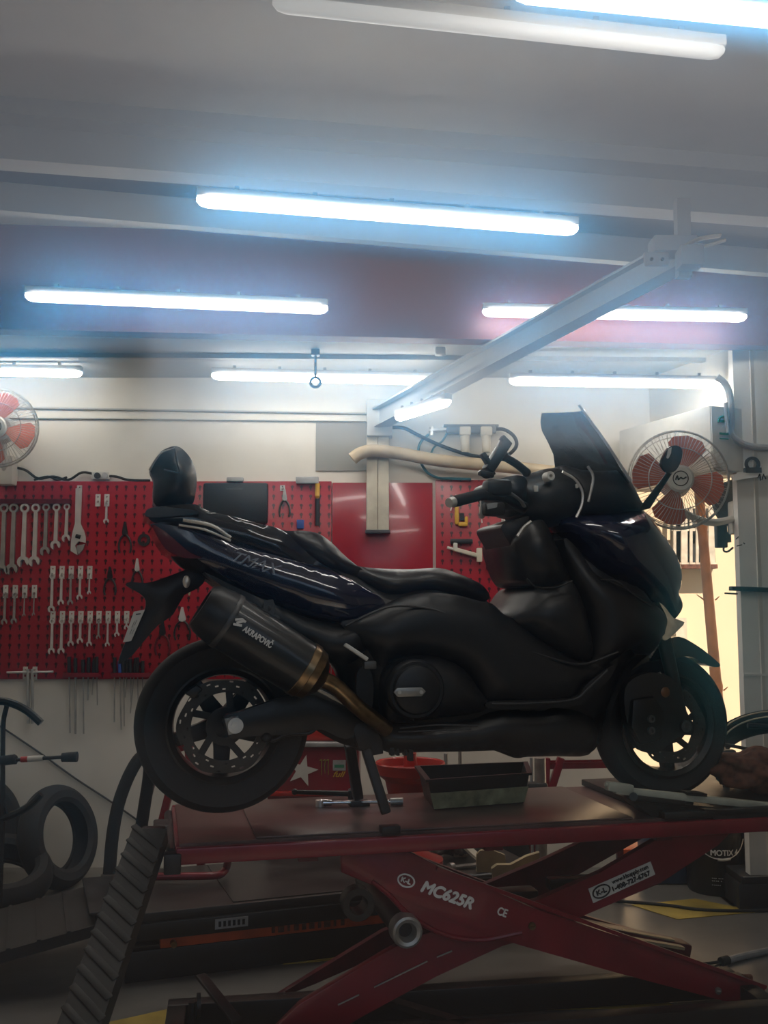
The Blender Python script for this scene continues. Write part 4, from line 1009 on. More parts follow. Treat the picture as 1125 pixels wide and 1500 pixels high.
def screwdriver(px, y0, yh, y1, r, hm, label, dx=0, group=None, cat='screwdriver', sr=.0032, off=.012):
    a, h, b = WP(px, y0, off), WP(px + dx * (yh - y0) / (y1 - y0), yh, off), WP(px + dx, y1, off)
    t = thing('screwdriver', label, cat, V3((b.x, BF - off, b.z)), 0, group)
    mb = MB(); mb.cyl(a, a.lerp(h, .85), r, r, n=12); mb.cyl(a.lerp(h, .85), h, r, r * .5, n=12); mb.build('handle', hm, t)
    mb = MB(); mb.cyl(h, b, sr, sr, n=8); mb.build('shaft', 'dull_steel', t); return t
screwdriver(465, 708, 730, 770, .014, 'yellow_tool', 'screwdriver with a yellow and black handle at the right end of the board')
mb = MB(); mb.cyl(WP(465, 731, .018), WP(465, 770, .018), .013, n=12); tag(mb.build('file_handle', 'plastic'), 'black tool sleeve below the yellow screwdriver handle', 'tool')
mb = MB(); mb.box(WP(440, 768, .01), (.04, .02, .05), None, .006); tag(mb.build('magnet_block', 'blue_tool'), 'small dark blue block low on the board beside the seat', 'block')
# T-handle tool and its bracket
a, b = WP(10, 985, .03), WP(78, 984, .03)
t = thing('hanging_puller', 'steel T-bar puller hung at the lower edge of the red board', 'tool', V3((WP(44, 1060).x, BF - .03, WP(44, 1060).z)))
mb = MB(); mb.cyl(a, b, .006, n=10); mb.build('crossbar', 'steel', t)
for x in (41, 47):
    mb = MB(); mb.cyl(WP(x, 980, .03), WP(x + .5, 1060, .03), .0085, n=10); mb.build('rod', 'dull_steel', t)
for x in (37, 51):
    mb = MB(); T = axisT(WP(x, 986, .004), (0, -1, 0), (1, 0, 0)); mb.plate([(-.012, -.034), (.012, -.034), (.012, .034), (-.012, .034)], T, .006, holes=[[(-.005, -.02), (.005, -.02), (.005, -.008), (-.005, -.008)], [(-.005, .008), (.005, .008), (.005, .02), (-.005, .02)]])
    mb.box(WP(x, 984, .018), (.02, .034, .014)); mb.build('bracket', 'white_plastic', t)
# two screwdriver trays under the board
for x0, x1, lb in ((96, 148, 'left red screwdriver tray at the foot of the board'), (166, 256, 'right red screwdriver tray at the foot of the board, behind the fender tip')):
    a, b = WP(x0, 990), WP(x1, 990); mb = MB()
    mb.box(((a.x + b.x) / 2, BF - .024, a.z), (b.x - a.x, .048, .010)); mb.box(((a.x + b.x) / 2, BF - .047, a.z + .008), (b.x - a.x, .004, .022))
    tag(mb.build('tool_tray', 'red_paint'), lb, 'tray')
sd1 = [(101, 1074, 1.5, .004), (110.5, 1075, 0, .0065), (121.5, 1075, 1, .004), (130, 1026, -1.5, .0045), (138.5, 1018, -3.5, .0035), (141.5, 1033, 1, .003)]
sd2 = [(167, 1058, -.5, .004), (174, 1069, 2.5, .004), (180, 1064, 1, .0035), (186, 1022, -4, .0045), (190, 1029, 1, .003), (198, 1045, -8, .003), (200, 1031, 1.5, .0035), (208, 1022, 0, .003)]
for k, (x, y, dx, r) in enumerate(sd1):
    screwdriver(x, 962 + (k * 7) % 5, 988, y, .010, 'plastic', 'black-handled screwdriver, %s from the left in the left tray' % ORD[k], dx, 'screwdrivers in the trays', sr=r)
for k, (x, y, dx, r) in enumerate(sd2):
    hm = 'blue_tool' if k == 1 else 'plastic'
    screwdriver(x + 1, 963 + (k * 5) % 6, 988, y, .010, hm, ('blue' if k == 1 else 'black') + '-handled screwdriver, %s from the left in the right tray' % ORD[k], dx, 'screwdrivers in the trays', sr=r)
# right board
t = thing('bar_clamp', 'small clamp with a yellow handle hung on the right red board', 'clamp', WP(673, 772, .02))
mb = MB(); a = WP(670, 745, .02)
mb.box(WP(669, 755, .018), (.022, .03, .10), bev=.006); mb.box(WP(678, 768, .018), (.05, .03, .022), bev=.006); mb.box(WP(683, 762, .018), (.018, .03, .04), bev=.006); mb.build('handle', 'yellow_tool', t)
mb = MB(); mb.box(WP(677, 757, .018), (.02, .02, .04)); mb.build('trigger', 'plastic', t)
mb = MB(); mb.tube([WP(662, 742, .02), WP(668, 726, .02), WP(674, 738, .02)], .006); mb.tube([WP(660, 748, .02), WP(664, 734, .02)], .004); mb.build('wire_hook', 'steel', t)
t = thing('caliper_puller', 'off-white metal puller lying across hooks on the right red board', 'tool', WP(676, 822, .03))
mb = MB(); mb.bar(WP(664, 804, .025), WP(700, 814, .025), .022, .030, up=(0, -1, 0), bev=.004); mb.build('beam', 'ivory', t)
mb = MB(); mb.box(WP(702, 813, .025), (.03, .03, .075), bev=.004); mb.build('jaw', 'ivory', t)
mb = MB(); mb.box(WP(667, 800, .025), (.022, .03, .035), bev=.004); mb.cyl(WP(655, 802, .025), WP(666, 805, .025), .008, n=10); mb.build('screw', 'white_plastic', t)
mb = MB(); mb.box(WP(676, 793, .018), (.12, .03, .026), bev=.004); tag(mb.build('magnetic_holder', 'plastic'), 'dark holder bar above the off-white puller', 'holder')
for x, y0, y1, m, lb in ((718, 794, 822, 'ivory', 'pale upright file handle on the right red board, left of the dash column'), (740, 803, 828, 'white_plastic', 'small white strip tool half hidden by the scooter dash column'), (705, 742, 753, 'white_plastic', 'little white-handled pick under the scooter grip')):
    a, b = WP(x, y0, .012), WP(x, y1, .012); mb = MB(); mb.bar(a, b, .024 if x < 730 else .018, .016, up=(0, 1, 0), bev=.004)
    if x == 705: mb.cyl(b, WP(706, 766, .012), .003, n=8)
    tag(mb.build('hand_tool', m), lb, 'tool')
mb = MB(); mb.box(WP(718, 828, .016), (.045, .03, .05), bev=.005); tag(mb.build('tool_holder', 'red_dark'), 'dark red holder below the pale file handle', 'holder')
t = thing('deadblow_tool', 'tool with a yellow grip low on the right red board beside the dash', 'tool', WP(752, 845, .02))
mb = MB(); mb.box(WP(752, 838, .02), (.075, .03, .035), bev=.008); mb.build('grip', 'yellow_tool', t)
mb = MB(); mb.box(WP(744, 833, .02), (.03, .03, .02), bev=.004); mb.build('head', 'iron', t)
hook(738, 759, 765, 'white hook just above the scooter dash column', 'white tool hooks')
# cable and sockets along the top of the left board
mb = MB(); mb.tube([P(x, y, WY - .02) for x, y in ((20, 684), (38, 689), (56, 701), (78, 698), (100, 703), (120, 692), (140, 695), (150, 697), (170, 698), (188, 703), (220, 704))], .007)
mb.tube([P(x, y, WY - .02) for x, y in ((50, 703), (70, 698), (84, 703), (98, 699))], .006)
tag(mb.build('power_cable', 'rubber'), 'black cable lying along the top of the left red board', 'cable')
a = P(148, 697, WY - .016); t = thing('socket_outlet', 'double wall socket at the top edge of the left red board', 'socket', V3((a.x, WY, a.z - .03)))
mb = MB(); mb.box(a, (.095, .03, .042), None, .004); mb.build('cover', 'white_plastic', t)
for x in (143, 154):
    mb = MB(); q = P(x, 697, WY - .03); mb.cyl(q, q - V3((0, .012, 0)), .017, n=18); mb.build('plug', 'plastic' if x < 150 else 'grey_hose', t)

# ---- upper wall: hatch, trunking, hoses, filter unit, hook, rail
a, b = P(463, 620, WY), P(537, 690, WY)
mb = MB(); mb.box(((a.x + b.x) / 2, WY - .004, (a.z + b.z) / 2), (b.x - a.x, .008, a.z - b.z)); struct(mb, 'trim_7', 'hatch_grey')
a, b = P(537, 612, WY), P(570, 782, WY); w = b.x - a.x
t = thing('cable_trunking', 'white vertical cable trunking between the two red boards', 'trunking', V3(((a.x + b.x) / 2, WY, b.z)))
for i in (0, 1):
    mb = MB(); mb.box((a.x + w * (.25 + .5 * i), WY - .035, (a.z + b.z) / 2), (w * .49, .07, a.z - b.z), None, .006); mb.build('channel', 'ivory', t)
mb = MB(); mb.box(((a.x + b.x) / 2, WY - .04, b.z + .008), (w + .01, .084, .016)); mb.build('end_cap', 'plastic_grey', t)
mb = MB(); mb.tube([P(x, y, WY - .11) for x, y in ((516, 672), (528, 664), (548, 660), (585, 664), (640, 674), (700, 680), (745, 684), (800, 690), (860, 696))], .034, n=14)
tag(mb.build('air_duct_hose', 'tan_hose'), 'thick beige hose running across the wall from the white trunking', 'hose')
t = thing('air_filter_unit', 'grey air filter regulator unit with two bowls on the wall', 'filter unit', V3((P(690, 665, WY).x, WY, P(690, 665, WY).z)))
mb = MB(); mb.box(P(690, 630, WY - .05), (.27, .05, .04), None, .006); mb.box(P(690, 624, WY - .02), (.30, .04, .012)); mb.build('manifold', 'grey_alloy', t)
for x in (681, 712):
    mb = MB(); q = P(x, 632, WY - .06); mb.box(q, (.065, .06, .05), None, .01); mb.cyl(q - V3((0, 0, .02)), q - V3((0, 0, .115)), .026, .022, n=18); mb.build('bowl', 'ivory', t)
mb = MB(); mb.cyl(P(628, 631, WY - .05), P(655, 629, WY - .05), .012, n=12); mb.cyl(P(632, 626, WY - .05), P(632, 638, WY - .05), .012, n=12); mb.build('inlet_fitting', 'steel', t)
mb = MB(); mb.tube([P(x, y, WY - .06) for x, y in ((722, 629), (738, 629), (752, 638), (757, 650), (752, 660), (740, 668), (720, 670), (690, 667), (660, 658), (635, 648), (610, 636), (592, 627), (574, 626))], .010)
tag(mb.build('air_hose', 'iron'), 'dark grey air hose looping from the filter unit', 'hose')
mb = MB(); mb.tube([P(x, y, WY - .045) for x, y in ((628, 636), (616, 648), (613, 662), (617, 678), (626, 692), (642, 700), (662, 701), (690, 702))], .0075)
tag(mb.build('air_hose', 'teal_hose'), 'teal air line curving down in front of the beige hose', 'hose')
mb = MB(); mb.tube([P(x, y, WY - .045) for x, y in ((655, 634), (648, 646), (636, 655), (630, 668))], .006)
tag(mb.build('air_hose', 'teal_hose'), 'short thin teal line below the filter unit inlet', 'hose')
# ring hook hanging from the rear ceiling
q = P(462, 560, 4.78); t = thing('hanging_ring', 'dark ring hook hanging in front of the middle batten light', 'hook', q)
mb = MB(); mb.lathe([(.024 + .007 * math.cos(v * math.pi / 4), .007 * math.sin(v * math.pi / 4)) for v in range(8)], axisT(q, (0, 1, 0)), 28, closed=True); mb.build('ring', 'iron', t)
mb = MB(); mb.cyl(q + V3((0, 0, .026)), V3((q.x, q.y, 2.635)), .006, n=10); mb.box((q.x, q.y, 2.62), (.04, .04, .03)); mb.build('shank', 'iron', t)
# sloping steel rail from the near beam down to the back wall
r0, r1 = P(1000, 372, 3.62), P(556, 612, 5.30)
d = (r1 - r0).normalized(); sd = V3((d.y, -d.x, 0)).normalized(); un = sd.cross(d)
if un.z < 0: un = -un
t = thing('ceiling_rail', 'grey steel I-beam rail sloping from the near beam to the back wall', 'beam', r1)
mb = MB(); mb.bar(r0, r1, .012, .10, up=un); mb.bar(r0 + un * .05, r1 + un * .05, .085, .010, up=un); mb.bar(r0 - un * .05, r1 - un * .05, .085, .010, up=un); mb.build('rail', 'beam_grey', t)
mb = MB(); q = P(1010, 378, 3.55); mb.box(q, (.085, .08, .075), None, .004); mb.box(P(961, 380, 3.55), (.09, .02, .05), None, .003); mb.box(P(985, 362, 3.6), (.16, .10, .06), None, .004); mb.box(P(1000, 350, 3.62), (.05, .05, .30)); br_ = mb.build('end_bracket', 'hatch_grey', t)
mb = MB()
for x in (954, 970): q = P(x, 380, 3.54); mb.cyl(q, q - V3((0, .008, 0)), .006, n=10)
mb.build('bolt', 'iron', br_)
mb = MB(); q = r1 + V3((0, .04, 0)); mb.box(q, (.14, .10, .20), None, .006); mb.build('wall_shoe', 'beam_grey', t)
mb = MB(); mb.tube([P(1000, 362, 3.56), P(1025, 350, 3.55), P(1055, 345, 3.55)], .016, n=8, flat=.4); mb.tube([P(1002, 372, 3.56), P(1030, 362, 3.55), P(1062, 352, 3.55)], .012, n=8, flat=.5)
mb.build('torn_wrapping', 'tan_hose', t)
q = P(645, 507, 4.7); mb = MB(); mb.box(V3((q.x, q.y, 2.605)), (.05, .05, .04), None, .008); tag(mb.build('ceiling_box', 'white_plastic'), 'small bright box under the rear soffit above the sloping rail', 'box')

# ================================================================== FANS
def fan(c, ax, R, label, arm_to, cat='fan'):
    ax = V3(ax).normalized(); T = axisT(c, ax, None)
    x = V3((1, 0, 0)); x = (x - ax * x.dot(ax)).normalized(); y = ax.cross(x)
    t = thing('wall_fan', label, cat, arm_to, 0, 'orange wall fans')
    A = lambda r, an, h: c + (x * math.cos(an) + y * math.sin(an)) * r + ax * h
    mb = MB()
    for r, h, w in ((R, .0, .005), (R * .97, .03, .0025), (R * .62, .058, .0025)):
        mb.lathe([(r + w * math.cos(v * math.pi / 3), h + w * math.sin(v * math.pi / 3)) for v in range(6)], T, 56, closed=True)
    for k in range(72):
        an = 2 * math.pi * k / 72
        mb.tube([A(.058, an + .10, .062), A(R * .62, an + .05, .058), A(R * .97, an, .03), A(R, an, 0)], .0011, n=4, sm=3)
    g = mb.build('front_guard', 'wire', t)
    mb = MB(); mb.lathe([(0, .068), (.05, .068), (.06, .06), (.06, .056), (0, .056)], T, 36, closed=False); gb = mb.build('guard_badge', 'fan_white', g)
    mb = MB(); mb.lathe([(.030, .070), (.032, .072), (.034, .070), (.032, .066)], T, 24, closed=True); mb.tube([c + ax * .071 + x * a_ + y * b_ for a_, b_ in ((-.022, -.006), (-.014, .012), (-.010, -.006), (.0, .004), (.01, -.002), (.024, .006))], .003, n=6); mb.build('badge_mark', 'iron', gb)
    mb = MB()
    for k in range(36):
        an = 2 * math.pi * k / 36; mb.tube([A(R, an, 0), A(R * .9, an, -.05), A(.07, an, -.085)], .0011, n=4, sm=3)
    mb.lathe([(R * .9 + .002 * math.cos(v * math.pi / 3), -.05 + .002 * math.sin(v * math.pi / 3)) for v in range(6)], T, 48, closed=True); mb.build('rear_guard', 'wire', t)
    for k in range(4):
        a0 = math.radians(77 + 90 * k); mb = MB(); o = []
        for r, da, h in ((.045, -.30, .01), (.10, -.50, .02), (.80 * R, -.52, .024), (.90 * R, -.34, .02), (.93 * R, .0, .004), (.90 * R, .30, -.012), (.80 * R, .44, -.018), (.10, .45, -.014), (.045, .30, -.01)):
            o.append((r, a0 + da, h))
        f = mb.ring([A(r, an, h) for r, an, h in o]); b2 = mb.ring([A(r, an, h - .004) for r, an, h in o])
        mb.skin([f, b2]); mb.build('blade', 'fan_orange', t)
    mb = MB(); mb.lathe([(0, .035), (.04, .03), (.048, .0), (.045, -.03), (0, -.03)], T, 28); mb.build('hub', 'fan_orange', t)
    mb = MB(); mb.lathe([(0, -.03), (.06, -.04), (.075, -.09), (.06, -.16), (0, -.18)], T, 28); mt = mb.build('motor', 'fan_white', t)
    mb = MB(); q = c - ax * .14; mb.tube([q, q - V3((0, 0, .10)), (q + V3(arm_to)) / 2 - V3((0, 0, .10)), V3(arm_to)], .018, n=10); mb.box(V3(arm_to), (.09, .09, .16), None, .01); mb.build('mount_arm', 'fan_white', t)
    return t
fc = P(993, 703, 4.34)
fan(fc, V3((-.12, -1, -.03)), .217, 'orange-bladed wall fan by the doorway at right', V3((pc.x + .04, PF + .10, fc.z - .13)))
fl = P(-3, 627, 5.15)
fan(fl, V3((.15, -1, -.05)), .205, 'orange-bladed wall fan cut off by the left edge', V3((fl.x - .02, WY - .05, fl.z - .2)))
# ================================================================== THINGS BEHIND AND AROUND
def tyre(c, ax, R, r, w, m, label, cat='tyre', group=None, name='tyre', parent=None):
    T = axisT(c, ax); mb = MB(); h = w / 2
    pr = [(r, -h * .75), (r + .02, -h)] + [(R - .035 * abs(u) ** 2.2, h * u) for u in [-1 + 2 * k / 10 for k in range(11)]] + [(r + .02, h), (r, h * .75), (r + .012, h * .72), (r + .03, h * .86), (R - .05, h * .8), (R - .015, 0), (R - .05, -h * .8), (r + .03, -h * .86), (r + .012, -h * .72)]
    mb.lathe(pr, T, 56, closed=True)
    if parent: return mb.build(name, m, parent)
    return tag(mb.build(name, m), label, cat, group)
def drop(o, z):                               # rest an object on height z
    lo = min((o.matrix_basis @ v.co).z for v in o.data.vertices); o.location.z += z - lo
# ---- left: loose tyres
q = P(86, 1218, 5.02); o = tyre(q, V3((.95, -.38, .25)), .25, .160, .13, 'dusty_rubber', 'worn black tyre leaning against the back wall on the left'); drop(o, .0)
q = P(0, 1258, 4.72); o = tyre(q, V3((.25, -.35, .95)), .24, .15, .14, 'rubber', 'dark tyre lying tilted at the left edge, in front of the leaning tyre'); drop(o, 0)
q = P(-52, 1240, 5.12); o = tyre(q, V3((.5, -1, .2)), .27, .16, .14, 'rubber', 'dark tyre half out of frame at the left edge, behind the lying tyre'); drop(o, 0)
# ---- left: hoop stand with a tool across its hub
hz = 4.35
hp = lambda x, y: P(x, y, hz)
hc = hp(2, 1115)
t = thing('balancing_stand', 'black hoop stand with strut at the left edge, holding a shaft tool', 'stand', V3((hp(5, 1200).x, hz, 0)))
mb = MB(); mb.tube([hp(x, y) for x, y in ((-60, 1048), (-30, 1031), (0, 1027), (22, 1032), (42, 1043), (60, 1059))], .017, n=8, flat=1.); mb.build('upper_arc', 'black_paint', t)
mb = MB(); mb.tube([hp(x, y) for x, y in ((-50, 1203), (-15, 1203), (12, 1196), (36, 1185), (50, 1174), (60, 1163))], .016, n=8); mb.build('lower_arc', 'black_paint', t)
mb = MB(); mb.tube([hp(10, 1034), hp(5, 1058), hp(4, 1110), hp(4, 1172)], .011, n=8); mb.tube([hp(4, 1170), hp(13, 1196)], .010); mb.tube([hp(4, 1170), hp(-6, 1202)], .010)
mb.tube([hp(4, 1170), V3((hp(4, 1170).x, hz, .01))], .014); mb.box((hp(4, 1170).x, hz, .015), (.4, .2, .03), None, .005); mb.build('strut', 'iron', t)
mb = MB(); y0 = hz - .03
mb.tube([P(8, 1114, y0), P(22, 1112, y0)], .021, n=12); mb.cyl(P(-10, 1114, y0), P(24, 1113, y0), .019, n=12); sh = mb.build('shaft_grip', 'rubber', t)
mb = MB(); mb.cyl(P(24, 1113, y0), P(92, 1109, y0), .008, n=10); mb.build('shaft', 'iron', t)
mb = MB(); mb.cyl(P(31, 1112.5, y0), P(41, 1112, y0), .0125, n=12); mb.build('red_sleeve', 'red_bright', t)
mb = MB(); mb.cyl(P(41, 1112, y0), P(63, 1110.5, y0), .0125, n=12); mb.build('white_sleeve', 'white_plastic', t)
mb = MB(); mb.cyl(P(91, 1109.5, y0), P(113, 1108.5, y0), .019, .022, n=14); mb.build('end_grip', 'rubber', t)
# cable on the wall and bent black hose
mb = MB(); mb.tube([P(x, y, WY - .008) for x, y in ((-20, 1052), (8, 1069), (60, 1104), (110, 1140), (165, 1176), (205, 1204))], .005)
tag(mb.build('wall_cable', 'plastic_grey'), 'thin grey cable running diagonally down the back wall', 'cable')
mb = MB(); pp = [P(x, y, 4.2) for x, y in ((160, 1280), (163, 1225), (170, 1180), (182, 1143), (195, 1118), (204, 1112), (209, 1122), (206, 1150), (198, 1192), (186, 1262))]
for k, p in enumerate(pp): p.y += .02 * k
mb.tube(pp, .027, n=12); o = mb.build('rubber_tube', 'rubber'); tag(o, 'bent black rubber tube standing like an arch by the ramp', 'tube')
# ---- second, lowered lift
SZ = .25
A2 = PZ(210, 1338, SZ); B2 = PZ(505, 1308, SZ); u2 = (B2 - A2).normalized(); v2 = V3((-u2.y, u2.x, 0)); R2 = Matrix((u2, v2, V3((0, 0, 1)))).transposed()
def Q2(u, v, z): q = A2 + u2 * u + v2 * v; return V3((q.x, q.y, z))
x2 = (PZ(163, 1335, SZ) - A2).dot(u2); L2 = 1.80
t = thing('low_lift', 'black lowered lift table with an orange stripe, behind the red lift', 'lift', Q2(1, .3, 0), math.atan2(u2.y, u2.x))
mb = MB(); mb.box(Q2(x2 + L2 / 2, .31, SZ - .02), (L2, .62, .04), R2, .004); dk2 = mb.build('platform', 'deck_black', t)
s2 = (PZ(300, 1290, SZ) - A2).dot(u2)
mb = MB(); mb.box(Q2(s2 + .55, .31, SZ + .002), (1.0, .58, .004), R2); mb.build('tread_plate', 'deck_black', dk2)
mb = MB(); mb.box(Q2(x2 + L2 / 2, .0, SZ - .065), (L2, .03, .06), R2, .003); mb.build('platform_rim', 'black_paint', t)
mb = MB(); mb.box(Q2(x2 + L2 / 2 + .05, .03, SZ - .115), (L2 - .25, .03, .045), R2, .003); mb.build('side_stripe', 'orange_paint', t)
mb = MB()
for k, w in enumerate((5, 9, 4, 7, 6, 8, 5, 10, 4, 6)):
    q = PZ(388 + k * 11, 1348 - k * 1.1, .13); mb.box(Q2((q - A2).dot(u2), .0125, SZ - .115), (w * .0026, .003, .022), R2)
mb.build('stripe_mark', 'brown_cloth', t)
mb = MB(); mb.box(Q2(x2 + L2 / 2, .05, .055), (L2 - .1, .06, .11), R2, .004); mb.box(Q2(x2 + L2 / 2, .56, .055), (L2 - .1, .06, .11), R2, .004); mb.build('base_frame', 'black_paint', t)
q = PZ(331, 1336, SZ - .055); uq = (q - A2).dot(u2)
mb = MB(); mb.box(Q2(uq, -.0165, SZ - .062), (.125, .003, .036), R2); pl2 = mb.build('rim_plate', 'grey_hose', t)
mb = MB()
for k in range(6): mb.box(Q2(uq - .045 + k * .018, -.0185, SZ - .062), (.010, .002, .02), R2)
mb.build('plate_mark', 'iron', pl2)
q = PZ(246, 1368, .12); mb = MB(); mb.cyl(Q2((q - A2).dot(u2), .02, .13), Q2((q - A2).dot(u2), -.015, .13), .012, n=12); mb.build('bolt', 'bronze', t)
mb = MB(); e1, e2 = Q2(x2, .02, SZ - .02), Q2(x2, .56, SZ - .02); dn = V3((-u2.x * 1.05, -u2.y * 1.05, -.17)) + V3((-.1, -.2, 0))
mb.prism([e1, e2, e2 + dn, e1 + dn], (0, 0, -.04)); r2 = mb.build('access_ramp', 'ramp_black', t)
mb = MB()
for k in range(12):
    f = (k + .5) / 12; mb.bar(e1 + dn * f + V3((0, 0, .002)), e2 + dn * f + V3((0, 0, .002)), .014, .006)
mb.build('tread_rib', 'ramp_black', r2)
mb = MB(); mb.box(Q2(x2 + .0, .28, SZ + .006), (.16, .5, .012), R2, .003); mb.build('hinge_plate', 'iron', t)
# red tube stand lying on it
rz = SZ + .012
mb = MB(); mb.tube([PZ(225, 1284, rz + .02), PZ(300, 1283, rz + .02), PZ(322, 1281, rz + .02), PZ(331, 1272, rz + .03), PZ(334, 1258, rz + .08), PZ(334, 1246, rz + .12)], .016, n=12)
tag(mb.build('paddock_stand', 'red_paint'), 'bent red tube stand lying on the low black lift', 'stand')
# red A-frame behind the rear wheel
t = thing('red_stand', 'red steel stand with slanting legs behind the rear wheel', 'stand', V3((P(225, 1186, 4.7).x, 4.7, 0)))
for x0, y0_, x1, y1_ in ((234, 1105, 200, 1225), (262, 1105, 232, 1225), (275, 1085, 290, 1225)):
    mb = MB(); a, b = P(x0, y0_, 4.7), P(x1, y1_, 4.7); dd = (b - a); b = a + dd * ((a.z) / (a.z - b.z)); mb.bar(a, b, .035, .035, up=(0, 1, 0), bev=.004); mb.build('leg', 'red_paint', t)
mb = MB(); mb.bar(P(228, 1108, 4.7), P(282, 1090, 4.7), .03, .03, up=(0, 1, 0)); mb.build('crossbar', 'red_paint', t)
# rag, flat tools and wheel chocks on the low lift
mb = MB(); cx = PZ(660, 1256, SZ + .006) + V3((0, .02, .05)); bmesh.ops.create_icosphere(mb.bm, subdivisions=4, radius=1, matrix=Matrix.Translation(cx))
for v in mb.bm.verts:
    d = v.co - cx; k = 1 + .3 * math.sin(d.x * 6 + 2) * math.cos(d.z * 5) + .2 * math.sin(d.y * 11 + d.x * 8) + .1 * math.sin(d.z * 19 + d.x * 14)
    v.co = cx + V3((d.x * .085, d.y * .07, d.z * .055)) * k
o = mb.build('rag', 'grey_cloth', ang=80); drop(o, SZ + .004); tag(o, 'crumpled grey rag lying on the low lift under the red deck', 'rag')
q = PZ(674, 1268, SZ + .012); mb = MB(); mb.bar(PZ(640, 1273, SZ + .012), PZ(702, 1266, SZ + .012), .03, .010, bev=.002); mb.cyl(PZ(658, 1271, SZ + .016), PZ(664, 1270, SZ + .016), .02, n=14)
tag(mb.build('flat_bar', 'dull_steel'), 'flat steel bar tool lying in front of the grey rag', 'tool')
mb = MB(); a = PZ(683, 1260, SZ + .01); mb.box(a + V3((-.02, .1, .06)), (.06, .05, .11), None, .004); mb.bar(a + V3((-.01, .05, .07)), a + V3((.07, -.02, .01)), .04, .012)
o = mb.build('pale_bracket', 'ivory'); drop(o, SZ + .004); tag(o, 'pale bracket standing beside the grey rag', 'bracket')
mb = MB(); mb.cyl(PZ(690, 1284, SZ + .012), PZ(740, 1280, SZ + .012), .008, n=10); mb.cyl(PZ(684, 1284.5, SZ + .012), PZ(692, 1284, SZ + .012), .012, n=10)
tag(mb.build('steel_rod', 'grey_alloy'), 'short grey rod lying on the low lift in front of the tan chocks', 'rod')
def chock(pts, Y, th, label, nm='wheel_chock'):
    mb = MB(); mb.prism(cr([P(x, y, Y) for x, y in pts], 1, True), (0, th, 0)); o = mb.build(nm, 'tan_plate'); drop(o, SZ + .004); return tag(o, label, 'chock', None)
chock([(698, 1268), (698, 1242), (704, 1236), (722, 1236), (740, 1243), (742, 1268)], 4.32, .02, 'small rounded tan plate, leftmost of the three under the red deck')
chock([(722, 1262), (720, 1246), (728, 1240), (748, 1240), (770, 1228), (790, 1222), (790, 1230), (770, 1240), (745, 1250), (735, 1264)], 4.18, .03, 'curved tan plate with rough edge, middle of the three under the red deck')
chock([(756, 1272), (756, 1254), (762, 1250), (782, 1248), (800, 1238), (830, 1222), (860, 1218), (850, 1236), (800, 1262)], 4.05, .03, 'long curved tan plate beside the dark arm, rightmost of the three')
# ---- red tool cart
cz0 = 4.72; xa, xb = P(392, 1120, cz0).x, P(526, 1120, cz0).x; zt = P(450, 1093, cz0).z
t = thing('tool_cart', 'red tool cart with a white star and stickers, behind the rear wheel', 'cart', V3(((xa + xb) / 2, cz0 + .15, 0)))
mb = MB(); mb.box(((xa + xb) / 2, cz0 + .16, (zt + .10) / 2), (xb - xa, .32, zt - .10), None, .008); bd = mb.build('cabinet', 'red_paint', t)
mb = MB(); mb.box(((xa + xb) / 2, cz0 + .155, zt + .008), (xb - xa + .02, .35, .02), None, .004); mb.build('top_edge', 'grey_hose', t)
mb = MB(); mb.box(((xa + xb) / 2, cz0 + .17, zt + .045), (xb - xa - .02, .28, .05), None, .006); mb.build('lid', 'red_bright', t)
for k in range(4):
    zz = zt - .30 - .115 * k
    if zz < .16: break
    mb = MB(); mb.box(((xa + xb) / 2, cz0 - .006, zz), (xb - xa - .03, .014, .10), None, .003); dr = mb.build('drawer', 'red_paint', t)
    mb = MB(); mb.box(((xa + xb) / 2, cz0 - .018, zz + .035), (xb - xa - .06, .014, .014)); mb.build('handle', 'red_dark', dr)
mb = MB(); mb.box(((xa + xb) / 2, cz0 - .012, zt - .215), (xb - xa, .03, .02), None, .003); mb.build('rail', 'red_bright', t)
for sx_ in (xa + .04, xb - .04):
    for yy in (cz0 + .05, cz0 + .27):
        mb = MB(); mb.cyl((sx_ - .012, yy, .045), (sx_ + .012, yy, .045), .045, n=18); mb.box((sx_, yy, .085), (.04, .05, .03)); mb.build('caster', 'rubber', t)
CP = lambda x, y: P(x, y, cz0 - .004)
mb = MB(); c0 = CP(443, 1129); o_ = []
for k in range(10):
    rr_ = .075 if k % 2 == 0 else .030; an = math.radians(4 + 36 * k); o_.append((rr_ * math.cos(an), rr_ * math.sin(an)))
mb.plate(o_, axisT(c0, (0, -1, 0), (1, 0, 0)), .003); mb.build('star_decal', 'sticker_white', bd, label='white star decal')
mb = MB()
for k, (dx, ln) in enumerate(((-.016, .066), (0, .060), (.016, .064))):
    q = CP(475, 1123); mb.tube([q + V3((dx - .006, 0, .028)), q + V3((dx + .004, 0, .030)), q + V3((dx + .002, 0, 0)), q + V3((dx + .004, 0, .028 - ln))], [.005, .003], n=6, flat=.3)
mb.build('claw_decal', 'green_mark', bd, label='yellow-green claw mark')
mb = MB(); a = CP(497, 1121); mb.box(a, (.06, .003, .048)); sk_ = mb.build('sticker', 'grey_hose', bd)
mb = MB(); mb.box(a + V3((0, -.002, -.004)), (.045, .002, .014)); mb.build('sticker_band', 'label_green', sk_)
mb = MB(); a = CP(497, 1134); text(mb, 'full', a, (1, 0, 0), (0, 0, 1), .026, .06, bold=.02, shear=.4); mb.build('gold_lettering', 'yellow_tool', bd)
q = P(496, 1084, cz0 - .0); mb = MB(); mb.box((q.x, cz0 + .025, zt + .07), (.05, .02, .10), None, .006); mb.box((q.x, cz0 + .02, zt + .03), (.08, .03, .03), None, .005); o = mb.build('spray_can', 'red_bright'); drop(o, zt + .07); tag(o, 'small red and white can standing on the red tool cart', 'can')
